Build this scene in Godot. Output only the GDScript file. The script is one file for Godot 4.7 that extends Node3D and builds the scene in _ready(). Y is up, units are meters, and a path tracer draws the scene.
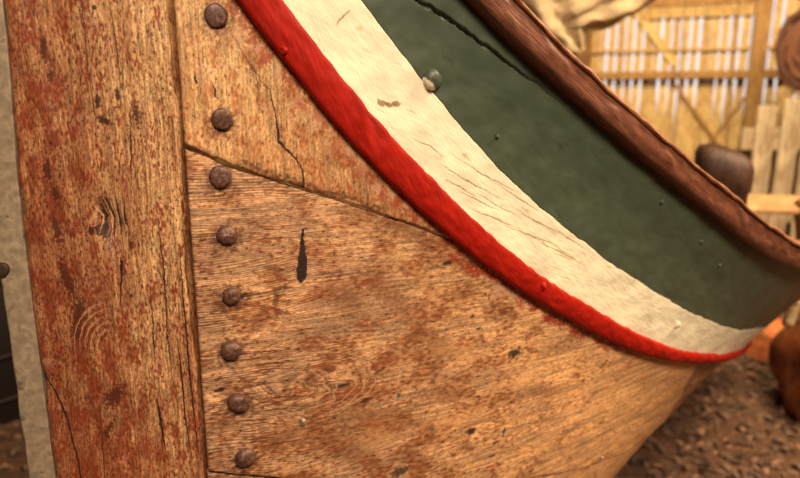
extends Node3D
# The bow of an old wooden boat in a slatted shed. World: x right, y up, z towards the viewer, metres; the ground is y = 0.

const XS := -0.2386          # where the planking meets the stem
const W0 := 0.70             # the plane of the stem's side
const STEP := 0.05
const ROWS := {
	"gunlow": [1.7794, 1.7293, 1.6791, 1.6290, 1.5789, 1.5287, 1.4786, 1.4350, 1.3956, 1.3593, 1.3232, 1.2877, 1.2543, 1.2216, 1.1896, 1.1586, 1.1266, 1.0975, 1.0721, 1.0476, 1.0297, 1.0110, 0.9930, 0.9758, 0.9593, 0.9435, 0.9286, 0.9143, 0.9008, 0.8881, 0.8761, 0.8649, 0.8544, 0.8447, 0.8357, 0.8275, 0.8200, 0.8132, 0.8073],
	"greenwhite": [1.6976, 1.6352, 1.5728, 1.5104, 1.4472, 1.3846, 1.3279, 1.2741, 1.2256, 1.1851, 1.1464, 1.1086, 1.0730, 1.0413, 1.0100, 0.9792, 0.9505, 0.9242, 0.8998, 0.8767, 0.8589, 0.8401, 0.8221, 0.8049, 0.7884, 0.7727, 0.7577, 0.7435, 0.7300, 0.7172, 0.7053, 0.6940, 0.6835, 0.6738, 0.6648, 0.6566, 0.6491, 0.6424, 0.6364],
	"whitered": [1.5900, 1.5262, 1.4624, 1.3955, 1.3330, 1.2769, 1.2249, 1.1758, 1.1309, 1.0902, 1.0554, 1.0205, 0.9865, 0.9546, 0.9250, 0.8976, 0.8745, 0.8529, 0.8303, 0.8080, 0.7889, 0.7701, 0.7521, 0.7349, 0.7184, 0.7027, 0.6877, 0.6735, 0.6600, 0.6472, 0.6353, 0.6240, 0.6135, 0.6038, 0.5948, 0.5866, 0.5791, 0.5724, 0.5664],
	"redlow": [1.5318, 1.4666, 1.3979, 1.3312, 1.2716, 1.2190, 1.1710, 1.1266, 1.0858, 1.0490, 1.0139, 0.9807, 0.9484, 0.9190, 0.8931, 0.8709, 0.8483, 0.8280, 0.8066, 0.7863, 0.7669, 0.7481, 0.7301, 0.7129, 0.6964, 0.6807, 0.6657, 0.6515, 0.6380, 0.6252, 0.6133, 0.6020, 0.5915, 0.5818, 0.5728, 0.5646, 0.5571, 0.5504, 0.5444],
	"seam": [1.3001, 1.2751, 1.2537, 1.2340, 1.2134, 1.1915, 1.1679, 1.1450, 1.1220, 1.0990, 1.0760, 1.0530, 1.0300, 1.0070, 0.9840, 0.9610, 0.9380, 0.9150, 0.8920, 0.8690, 0.8460, 0.8230, 0.8001, 0.7771, 0.7541, 0.7311, 0.7081, 0.6851, 0.6621, 0.6391, 0.6161, 0.5931, 0.5701, 0.5471, 0.5241, 0.5011, 0.4781, 0.4551, 0.4322],
}
var wob := FastNoiseLite.new()
var rng := RandomNumberGenerator.new()
var taken := {}
var BASE := Vector3(XS, 0, -W0)      # the foot of the stem: the boat's origin

func _ready() -> void:
	rng.seed = 7
	wob.seed = 3; wob.frequency = 1.0; wob.fractal_octaves = 3
	camera_and_light()
	shed()
	boat()
	background()

# ---------------------------------------------------------------- camera, sky, lamps
func camera_and_light() -> void:
	var cam := Camera3D.new(); cam.name = "camera"
	add_child(cam)
	cam.position = Vector3(0, 1.35, 0)
	cam.rotation_degrees = Vector3(-12.5, 0, 0)
	var at := CameraAttributesPhysical.new()
	at.frustum_focal_length = 24.0 * 640.0 / 478.0
	at.frustum_focus_distance = 0.77
	at.frustum_near = 0.05; at.frustum_far = 100.0
	at.exposure_aperture = 3.8
	cam.attributes = at
	cam.fov = rad_to_deg(2.0 * atan(239.0 / 640.0))
	cam.current = true
	var env := Environment.new()
	env.tonemap_mode = Environment.TONE_MAPPER_LINEAR
	env.tonemap_exposure = 1.0
	env.background_mode = Environment.BG_SKY
	var sm := ProceduralSkyMaterial.new()
	sm.sky_top_color = Color(0.84, 0.86, 0.90); sm.sky_horizon_color = Color(0.93, 0.90, 0.89)
	sm.ground_bottom_color = Color(0.62, 0.57, 0.52); sm.ground_horizon_color = Color(0.93, 0.90, 0.88)
	sm.sky_energy_multiplier = 1.15; sm.ground_energy_multiplier = 1.15
	var sky := Sky.new(); sky.sky_material = sm
	env.sky = sky
	env.sdfgi_enabled = true; env.ssao_enabled = true; env.ssil_enabled = true
	var we := WorldEnvironment.new(); we.name = "environment"; we.environment = env
	add_child(we)
	# the shed's lamps, plus one added fill: diffuser panels slung under the roof, out of the frame
	lamp(Vector3(0.7, 3.35, 1.55), Vector3(0.2, 1.15, -0.8), Vector2(1.5, 0.8), Color(1.0, 0.91, 0.80), 15.0, "warm diffuser panel lamp slung over the boat's stem")
	lamp(Vector3(2.3, 3.2, -1.0), Vector3(1.7, 0.4, -2.3), Vector2(1.2, 0.6), Color(1.0, 0.89, 0.72), 17.0, "added warm fill panel slung unseen over the brown sack")  # fill lamp added to brighten the ground and the sack
	lamp(Vector3(1.7, 3.2, -3.2), Vector3(2.4, 1.5, -6.0), Vector2(1.2, 0.5), Color(1.0, 0.92, 0.76), 15.5, "warm diffuser panel lamp slung before the slatted wall")

func lamp(at: Vector3, to: Vector3, size: Vector2, c: Color, e: float, label: String) -> void:
	var t = thing("ceiling_lamp", label, "lamp", at)
	t.look_at_from_position(at, to, Vector3.UP)
	var metal := mat(Color(0.25, 0.24, 0.23), 0.5)
	part("housing", box_mesh(Vector3(size.x + 0.06, size.y + 0.06, 0.07), 0.006), metal, t, Vector3(0, 0, 0.05))
	var glow := mat(Color(0.9, 0.9, 0.88), 0.6)
	glow.emission_enabled = true; glow.emission = c; glow.emission_energy_multiplier = 2.0
	part("diffuser", box_mesh(Vector3(size.x, size.y, 0.012), 0.003), glow, t, Vector3(0, 0, 0.012))
	for x in [-0.4, 0.4]:
		var top: Vector3 = t.to_local(Vector3((t.to_global(Vector3(size.x * x, 0, 0.08))).x, 4.0, t.to_global(Vector3(size.x * x, 0, 0.08)).z))
		part("cable", tube(PackedVector3Array([Vector3(size.x * x, 0, 0.08), top]), 0.004, 6), metal, t)
	var l := AreaLight3D.new(); l.name = "panel_light"
	l.area_size = size; l.light_color = c; l.light_energy = e; l.shadow_enabled = true
	l.area_range = 20.0; l.area_attenuation = 2.0
	t.add_child(l)

# ---------------------------------------------------------------- helpers: nodes
func numbered(called: String) -> String:
	if not taken.has(called):
		taken[called] = 0
		return called
	taken[called] += 1
	return "%s_%03d" % [called, taken[called]]

func thing(called: String, label: String, category: String, at := Vector3.ZERO, turn := 0.0, group := "") -> Node3D:
	var o := Node3D.new(); o.name = numbered(called); add_child(o)
	o.position = at; o.rotation.y = turn
	o.set_meta("label", label); o.set_meta("category", category)
	if group: o.set_meta("group", group)
	return o

func part(called: String, mesh: Mesh, m: Material, parent: Node, at := Vector3.ZERO, rot := Vector3.ZERO, label := "") -> MeshInstance3D:
	var o := MeshInstance3D.new(); o.name = called; o.mesh = mesh; o.material_override = m
	parent.add_child(o, true)
	o.position = at; o.rotation = rot
	if label: o.set_meta("label", label)
	return o

func struct_mesh(called: String, mesh: Mesh, m: Material, at := Vector3.ZERO, label := "") -> MeshInstance3D:
	var o := part(called, mesh, m, self, at)
	o.set_meta("kind", "structure"); o.set_meta("label", label)
	return o

func mat(c: Color, rough := 0.8, metal := 0.0) -> StandardMaterial3D:
	var m := StandardMaterial3D.new()
	m.albedo_color = c; m.roughness = rough; m.metallic = metal
	return m

func tex_mat(img: Image, hgt: Image, rough: float, relief: float, tri := 0.0) -> StandardMaterial3D:
	var m := StandardMaterial3D.new()
	m.roughness = rough
	m.albedo_texture = ImageTexture.create_from_image(img)
	if hgt and tri == 0.0:
		m.heightmap_enabled = true; m.heightmap_texture = ImageTexture.create_from_image(hgt); m.heightmap_scale = relief
	if tri > 0.0:
		m.uv1_triplanar = true; m.uv1_scale = Vector3(tri, tri, tri)
	return m

# ---------------------------------------------------------------- helpers: meshes
func grid(pts: PackedVector3Array, uvs: PackedVector2Array, nx: int, ny: int, flip := false) -> ArrayMesh:
	# nx columns by ny rows; point (i, j) at i * ny + j; smooth normals
	var nrm := PackedVector3Array(); nrm.resize(pts.size())
	for i in nx:
		for j in ny:
			var a := pts[mini(i + 1, nx - 1) * ny + j] - pts[maxi(i - 1, 0) * ny + j]
			var b := pts[i * ny + mini(j + 1, ny - 1)] - pts[i * ny + maxi(j - 1, 0)]
			var n := a.cross(b).normalized()
			nrm[i * ny + j] = -n if flip else n
	var idx := PackedInt32Array()
	for i in nx - 1:
		for j in ny - 1:
			var p := i * ny + j
			if flip:
				idx.append_array(PackedInt32Array([p, p + ny, p + 1, p + 1, p + ny, p + ny + 1]))
			else:
				idx.append_array(PackedInt32Array([p, p + 1, p + ny, p + 1, p + ny + 1, p + ny]))
	var arr := []; arr.resize(Mesh.ARRAY_MAX)
	arr[Mesh.ARRAY_VERTEX] = pts; arr[Mesh.ARRAY_NORMAL] = nrm; arr[Mesh.ARRAY_TEX_UV] = uvs; arr[Mesh.ARRAY_INDEX] = idx
	var m := ArrayMesh.new()
	m.add_surface_from_arrays(Mesh.PRIMITIVE_TRIANGLES, arr)
	return m

func box_mesh(size: Vector3, bevel := 0.0, taper := 1.0) -> ArrayMesh:
	# a box with chamfered upright edges and caps; taper narrows its width at the top
	var st := SurfaceTool.new(); st.begin(Mesh.PRIMITIVE_TRIANGLES); st.set_smooth_group(-1)
	var h := size / 2.0
	var levels := [[-h.y, bevel], [-h.y + bevel, 0.0], [h.y - bevel, 0.0], [h.y, bevel]] if bevel > 0 else [[-h.y, 0.0], [h.y, 0.0]]
	var rings := []
	for l in levels:
		var k: float = l[1]
		var t: float = lerp(1.0, taper, (l[0] + h.y) / size.y)
		var x: float = h.x * t - k
		var z: float = h.z - k
		var b: float = bevel
		rings.append([Vector3(x, l[0], z - b), Vector3(x - b, l[0], z), Vector3(-x + b, l[0], z), Vector3(-x, l[0], z - b), Vector3(-x, l[0], -z + b), Vector3(-x + b, l[0], -z), Vector3(x - b, l[0], -z), Vector3(x, l[0], -z + b)])
	for r in rings.size() - 1:
		for i in 8:
			quad(st, rings[r][i], rings[r][(i + 1) % 8], rings[r + 1][(i + 1) % 8], rings[r + 1][i])
	for i in range(1, 7):
		tri3(st, rings[-1][0], rings[-1][i], rings[-1][i + 1])
		tri3(st, rings[0][0], rings[0][i + 1], rings[0][i])
	st.generate_normals()
	return st.commit()

func quad(st: SurfaceTool, a: Vector3, b: Vector3, c: Vector3, d: Vector3) -> void:
	tri3(st, a, b, c); tri3(st, a, c, d)

func tri3(st: SurfaceTool, a: Vector3, b: Vector3, c: Vector3) -> void:
	# given counter-clockwise seen from outside, stored clockwise
	if (b - a).cross(c - a).length_squared() < 1e-16: return
	st.add_vertex(a); st.add_vertex(c); st.add_vertex(b)

func tube(path: PackedVector3Array, r: float, sides := 8, ends := true) -> ArrayMesh:
	var pts := PackedVector3Array(); var uvs := PackedVector2Array()
	var n := path.size()
	var up := Vector3(0.13, 0.21, 0.97)
	var cols: Array = range(n)
	if ends: cols = [0] + cols + [n - 1]
	for k in cols.size():
		var i: int = cols[k]
		var d := (path[mini(i + 1, n - 1)] - path[maxi(i - 1, 0)]).normalized()
		var a := d.cross(up).normalized(); var b := d.cross(a).normalized()
		var rr := 0.0001 if ends and (k == 0 or k == cols.size() - 1) else r
		for j in sides + 1:
			var t := TAU * j / sides
			pts.append(path[i] + (a * cos(t) + b * sin(t)) * rr)
			uvs.append(Vector2(float(j) / sides, float(i)))
	return grid(pts, uvs, cols.size(), sides + 1)

func lathe(prof: Array, sides := 16, ragged := 0.0, sd := 0.0, oval := 1.0) -> ArrayMesh:
	# profile of [radius, height along +z]; ragged bends the outline
	var pts := PackedVector3Array(); var uvs := PackedVector2Array()
	for i in sides + 1:
		var t := TAU * (i % sides) / sides
		for j in prof.size():
			var r: float = prof[j][0]
			var k := 1.0 + ragged * wob.get_noise_3d(cos(t) * 1.1 + sd, sin(t) * 1.1, j * 0.35 + sd)
			pts.append(Vector3(cos(t) * r * k, sin(t) * r * k * oval, prof[j][1] * (1.0 + ragged * 1.2 * wob.get_noise_3d(cos(t) * r * 90.0 + sd * 3.0, sin(t) * r * 90.0, 4.0))))
			uvs.append(Vector2(float(i) / sides, float(j) / prof.size()))
	return grid(pts, uvs, sides + 1, prof.size())

# ---------------------------------------------------------------- helpers: computed textures
func field(sd: int, w: int, h: int, fx: float, fy: float, oct := 3) -> PackedByteArray:
	# grey noise whose features are about fx by fy pixels
	var n := FastNoiseLite.new(); n.seed = sd; n.noise_type = FastNoiseLite.TYPE_SIMPLEX; n.frequency = 1.0 / 6.0; n.fractal_octaves = oct
	var iw := clampi(int(w * 6.0 / fx), 3, w)
	var ih := clampi(int(h * 6.0 / fy), 3, h)
	var im := n.get_image(iw, ih)
	im.convert(Image.FORMAT_L8)
	if iw != w or ih != h: im.resize(w, h, Image.INTERPOLATE_CUBIC)
	return im.get_data()

func sstep(a: float, b: float, x: float) -> float:
	var t := clampf((x - a) / (b - a), 0.0, 1.0)
	return t * t * (3.0 - 2.0 * t)

var px_c: PackedByteArray
var px_h: PackedByteArray
var px_w: int
var px_hh: int

func blot(cx: float, cy: float, rx: float, ry: float, ang: float, col: Color, k: float, ragged := 0.5, dent := 0.0, soft := 0.35) -> void:
	# a stain with a ragged outline in the working texture (pixel units)
	var reach := int(maxf(rx, ry) * 1.7) + 2
	var ca := cos(ang); var sa := sin(ang)
	for y in range(maxi(0, int(cy) - reach), mini(px_hh, int(cy) + reach)):
		for x in range(maxi(0, int(cx) - reach), mini(px_w, int(cx) + reach)):
			var dx := x - cx; var dy := y - cy
			var u := (dx * ca + dy * sa) / rx; var v := (-dx * sa + dy * ca) / ry
			var d := sqrt(u * u + v * v) + ragged * wob.get_noise_2d(x * 0.09 + 40.0, y * 0.09) + ragged * 0.4 * wob.get_noise_2d(x * 0.4, y * 0.4)
			var a := k * (1.0 - sstep(1.0 - soft, 1.0 + soft * 0.4, d))
			if a > 0.01: put(x, y, col, a, dent)

func put(x: int, y: int, col: Color, a: float, dent := 0.0) -> void:
	var p := (y * px_w + x)
	px_c[p * 3] = int(lerpf(px_c[p * 3], col.r8, a)); px_c[p * 3 + 1] = int(lerpf(px_c[p * 3 + 1], col.g8, a)); px_c[p * 3 + 2] = int(lerpf(px_c[p * 3 + 2], col.b8, a))
	if dent != 0.0: px_h[p] = clampi(px_h[p] + int(dent * a * 127.0), 0, 255)

func crack(pts: Array, wid: float, col: Color, dent := -0.9, k0 := 0.8) -> void:
	# a fissure along points [x, y, width factor] in pixels
	for i in pts.size() - 1:
		var a := Vector2(pts[i][0], pts[i][1]); var b := Vector2(pts[i + 1][0], pts[i + 1][1])
		var n := int(a.distance_to(b)) + 1
		for k in n:
			var t := float(k) / n
			var p := a.lerp(b, t)
			var o := Vector2(-(b - a).y, (b - a).x).normalized()
			p += o * wob.get_noise_2d(p.x * 0.05, p.y * 0.05 + 9.0) * 2.0
			var r: float = wid * lerpf(pts[i][2], pts[i + 1][2], t) * (1.0 + 0.7 * wob.get_noise_2d(p.x * 0.2, p.y * 0.2))
			var ri := int(r + 1.5)
			for y in range(int(p.y) - ri, int(p.y) + ri + 1):
				for x in range(int(p.x) - ri, int(p.x) + ri + 1):
					if x < 0 or y < 0 or x >= px_w or y >= px_hh: continue
					var al := clampf(r + 0.5 - Vector2(x, y).distance_to(p), 0.0, 1.0)
					if al > 0.02: put(x, y, col, al * k0, dent)

func wood(sd: int, w: int, h: int, upright: bool, c: Dictionary) -> void:
	# weathered wood with remains of paint, left in px_c (colour) and px_h (relief)
	px_w = w; px_hh = h
	var L := 1.0 if upright else 0.0
	var fib := field(sd, w, h, lerpf(110, 4, L), lerpf(4, 110, L), 2)           # fibres
	var gr := field(sd + 1, w, h, lerpf(320, 16, L), lerpf(16, 320, L), 3)      # bands of early and late wood
	var b1 := field(sd + 2, w, h, c.b1.x, c.b1.y, 4)                            # patches of worn paint
	var b2 := field(sd + 3, w, h, c.b2.x, c.b2.y, 4)                            # flecks
	var sp := field(sd + 4, w, h, lerpf(16, 6, L), lerpf(6, 16, L), 3)
	var big := field(sd + 5, w, h, 300, 260, 2)
	var warp := field(sd + 6, w, h, lerpf(420, 120, L), lerpf(120, 420, L), 2)
	var line := field(sd + 7, 2048, 4, 9, 4, 3)
	var mic := field(sd + 8, w, h, lerpf(9, 6, L), lerpf(6, 9, L), 3)
	var saw: float = c.get("saw", 0.0)
	var kd: float = c.get("specks", 0.0)
	var km: float = c.get("km", 0.30)
	var fine: float = c.get("fine", 2.0)
	var bias: PackedFloat32Array = c.bias           # where the flecks lie thick, 8 x 8 coarse map
	var pal: PackedFloat32Array = c.pale            # from the first wood colour to the second, 8 x 8 coarse map
	var was: PackedFloat32Array = c.get("washed", flat64(0.0))   # thin wash of old paint, 8 x 8 coarse map
	var ca: Color = c.a; var cb: Color = c.b; var cs: Color = c.stain; var cd: Color = c.dark
	var cw: Color = c.get("wash", cs)
	var ks: float = c.kstain
	var knot: Vector4 = c.get("knot", Vector4(-9999, -9999, 1, 1))
	var ring: float = c.get("ring", 0.22)
	var kf: float = c.get("kf", 0.30)
	px_c = PackedByteArray(); px_c.resize(w * h * 3)
	px_h = PackedByteArray(); px_h.resize(w * h)
	var ca0 := ca.r * 255.0; var ca1 := ca.g * 255.0; var ca2 := ca.b * 255.0
	var cb0 := cb.r * 255.0; var cb1 := cb.g * 255.0; var cb2 := cb.b * 255.0
	var cs0 := cs.r * 255.0; var cs1 := cs.g * 255.0; var cs2 := cs.b * 255.0
	var cd0 := cd.r * 255.0; var cd1 := cd.g * 255.0; var cd2 := cd.b * 255.0
	var cw0 := cw.r * 255.0; var cw1 := cw.g * 255.0; var cw2 := cw.b * 255.0
	var u := 1.0 / 255.0
	for y in h:
		var gy := float(y) / h * 7.0
		var iy := mini(int(gy), 6); var fy := gy - iy
		for x in w:
			var p := y * w + x
			var gx := float(x) / w * 7.0
			var ix := mini(int(gx), 6); var fx := gx - ix
			var q := iy * 8 + ix
			var w00 := (1.0 - fx) * (1.0 - fy); var w10 := fx * (1.0 - fy); var w01 := (1.0 - fx) * fy; var w11 := fx * fy
			var bs := bias[q] * w00 + bias[q + 1] * w10 + bias[q + 8] * w01 + bias[q + 9] * w11
			var pl := pal[q] * w00 + pal[q + 1] * w10 + pal[q + 8] * w01 + pal[q + 9] * w11
			var wa := was[q] * w00 + was[q + 1] * w10 + was[q + 8] * w01 + was[q + 9] * w11
			var f := fib[p] * u - 0.5
			var g := gr[p] * u - 0.5
			var v := (x if upright else y) * 1.0
			var rk := ring
			var e := (x - knot.x) / knot.z
			if e > -2.2 and e < 2.2:
				var k := 1.0 - exp(-e * e * 1.3)
				var dy := y - knot.y
				v = knot.y + sqrt(dy * dy + k * knot.w * knot.w)
				rk = ring * (1.0 + 2.6 * exp(-e * e * 1.2 - dy * dy / (knot.w * knot.w * 1.3)))
			v += (warp[p] - 128) * 0.30 + f * 1.6
			var li := line[int(v * fine + 4096.0) & 2047] * u - 0.5
			var s1 := b1[p] * u; var s2 := b2[p] * u; var s3 := sp[p] * u; var s4 := mic[p] * u - 0.5
			var m := clampf(pl + (big[p] * u - 0.5) * 0.7 + g * 0.7 + (s1 - 0.5) * 0.5, 0.0, 1.0)
			var r0 := ca0 + (cb0 - ca0) * m
			var r1 := ca1 + (cb1 - ca1) * m
			var r2 := ca2 + (cb2 - ca2) * m
			var t := clampf((wa + (s1 - 0.5) * 1.1 + (big[p] * u - 0.5) * 0.5 + (s2 - 0.5) * 0.5 + g * 0.4) * 1.6, 0.0, 1.0) * 0.75
			r0 += (cw0 - r0) * t; r1 += (cw1 - r1) * t; r2 += (cw2 - r2) * t
			var lum := 1.0 + f * kf + li * rk + g * 0.16 + (s3 - 0.5) * 0.14 + s4 * km
			if saw > 0.0: lum += saw * clampf(1.15 - gx * 0.42 + (s1 - 0.5), 0.0, 1.0) * sin((y + warp[p] * 0.10) * 1.75 + f * 2.0)
			r0 *= lum; r1 *= lum; r2 *= lum
			t = clampf((s2 * 0.40 + s3 * 0.25 + s1 * 0.35 + f * 0.34 + s4 * 0.34 + li * 0.12 + bs - 0.58) / 0.22, 0.0, 1.0) * ks
			var sl := 0.72 + s1 * 0.5 + s4 * 0.3
			r0 += (cs0 * sl - r0) * t; r1 += (cs1 * sl - r1) * t; r2 += (cs2 * sl - r2) * t
			var d := clampf((s3 * 0.55 - f * 0.35 + s2 * 0.35 - 0.70 + kd + s4 * 0.3 + bs * 0.35) / 0.14, 0.0, 1.0) * 0.85
			r0 += (cd0 - r0) * d; r1 += (cd1 - r1) * d; r2 += (cd2 - r2) * d
			px_c[p * 3] = clampi(int(r0), 0, 255); px_c[p * 3 + 1] = clampi(int(r1), 0, 255); px_c[p * 3 + 2] = clampi(int(r2), 0, 255)
			px_h[p] = clampi(int(150.0 + f * 60.0 + li * 60.0 - d * 50.0 + t * 10.0), 0, 255)

func colour_image() -> Image:
	return Image.create_from_data(px_w, px_hh, false, Image.FORMAT_RGB8, px_c)

func height_image() -> Image:
	return Image.create_from_data(px_w, px_hh, false, Image.FORMAT_L8, px_h)

func paint(sd: int, w: int, h: int, c: Color, dark: Color, kdark: float, fx: float, fy: float, mottle: float, relief: float, thr := 0.66) -> void:
	# a coat of paint over grain: mottled colour, dirt in the grain's grooves
	px_w = w; px_hh = h
	var f := field(sd, w, h, fx, fy, 2)
	var b := field(sd + 1, w, h, 70, 60, 3)
	var s := field(sd + 2, w, h, fx * 0.5, fy * 1.6, 2)
	var fine := field(sd + 3, w, h, 5, 4, 2)
	px_c = PackedByteArray(); px_c.resize(w * h * 3)
	px_h = PackedByteArray(); px_h.resize(w * h)
	for p in w * h:
		var k := 1.0 + (b[p] / 255.0 - 0.5) * mottle + (f[p] / 255.0 - 0.5) * mottle * 0.4 + (fine[p] / 255.0 - 0.5) * mottle * 0.35
		var d := clampf((f[p] / 255.0 * 0.6 + s[p] / 255.0 * 0.25 + b[p] / 255.0 * 0.25 - thr) / 0.10, 0.0, 1.0)
		var a := d * kdark
		px_c[p * 3] = clampi(int(lerpf(c.r * 255.0 * k, dark.r * 255.0, a)), 0, 255)
		px_c[p * 3 + 1] = clampi(int(lerpf(c.g * 255.0 * k, dark.g * 255.0, a)), 0, 255)
		px_c[p * 3 + 2] = clampi(int(lerpf(c.b * 255.0 * k, dark.b * 255.0, a)), 0, 255)
		px_h[p] = clampi(int(150.0 + (b[p] - 128) * 0.45 + (fine[p] - 128) * 0.25 * relief - d * 90.0 * relief - (f[p] - 128) * 0.2 * relief), 0, 255)

func flat64(v: float) -> PackedFloat32Array:
	var a := PackedFloat32Array(); a.resize(64); a.fill(v); return a

func map64(rows: Array) -> PackedFloat32Array:
	# stretch a small table of values to 8 x 8
	var a := PackedFloat32Array(); a.resize(64)
	for j in 8:
		for i in 8:
			var y := j / 7.0 * (rows.size() - 1); var x: float = i / 7.0 * (rows[0].size() - 1)
			var y0 := mini(int(y), rows.size() - 2); var x0 := mini(int(x), rows[0].size() - 2)
			a[j * 8 + i] = lerpf(lerpf(rows[y0][x0], rows[y0][x0 + 1], x - x0), lerpf(rows[y0 + 1][x0], rows[y0 + 1][x0 + 1], x - x0), y - y0)
	return a

# ---------------------------------------------------------------- the hull's form
func hull_w(s: float, y: float) -> float:
	return W0 + 0.40 * s + 0.40 * exp(-2.7 * (y - 0.65)) * s * s

func hull(s: float, y: float, off := 0.0) -> Vector3:
	# a point on the hull, s metres aft of the stem and y high, off metres outboard; in the boat's own axes
	var w := hull_w(s, y)
	var e := 0.002
	var ds := (hull_w(s + e, y) - w) / e
	var dy := (hull_w(s, y + e) - w) / e
	var n := Vector3(ds, dy, 1.0).normalized()      # outboard: towards +z, and ahead where the hull falls away
	return Vector3(s, y, W0 - w) + n * off

func row(called: String, s: float) -> float:
	var t: Array = ROWS[called]
	var k := clampf(s / STEP, 0.0, t.size() - 1.001)
	var i := int(k)
	var last := t.size() - 1
	return cubic_interpolate(t[i], t[mini(i + 1, last)], t[maxi(i - 1, 0)], t[mini(i + 2, last)], k - i)

func seam2(s: float) -> float:
	return 0.905 - 0.40 * s + 0.05 * s * s

func gunout(s: float) -> float:
	return row("gunlow", s) + lerpf(0.050, 0.044, sstep(0.32, 0.46, s)) + 0.007 * sstep(0.5, 0.85, s)

func wig(s: float, sd: float, f: float, a: float) -> float:
	return wob.get_noise_2d(s * f, sd * 17.0) * a

func patch(lo: Callable, hi: Callable, s0: float, s1: float, ns: int, nt: int, off: float, thick: float, r: float, uv: Callable, bump = null) -> ArrayMesh:
	# a plank: the hull's surface between two lines, with thickness and rounded edges
	var cols := [[s0, thick], [s0, r], [s0 + 0.3 * r, 0.3 * r]]
	for i in ns + 1: cols.append([lerpf(s0 + r, s1, float(i) / ns), 0.0])
	cols.append([s1, thick])
	var pts := PackedVector3Array(); var uvs := PackedVector2Array()
	var ny := nt + 7
	for c in cols:
		var s: float = c[0]
		var a: float = lo.call(s); var b: float = maxf(hi.call(s), a + 0.0005)
		var rr := minf(r, (b - a) * 0.4)
		var rows := [[a, thick], [a, rr], [a + 0.3 * rr, 0.3 * rr]]
		for j in nt + 1: rows.append([lerpf(a + rr, b - rr, float(j) / nt), 0.0])
		rows.append([b - 0.3 * rr, 0.3 * rr]); rows.append([b, rr]); rows.append([b, thick])
		for q in rows:
			var sink: float = maxf(c[1], q[1])
			var o: float = off - sink
			if sink <= r and bump != null: o += bump.call(s, q[0], (q[0] - a) / (b - a))
			pts.append(hull(s, q[0], o)); uvs.append(uv.call(s, q[0]))
	return grid(pts, uvs, cols.size(), ny)

# ---------------------------------------------------------------- the boat
func boat() -> void:
	var t := thing("wooden_boat", "bow of an old wooden boat with red, white and green painted top strakes", "boat", BASE)
	stem(t)
	planking(t)
	top_strakes(t)
	inside(t)

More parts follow.
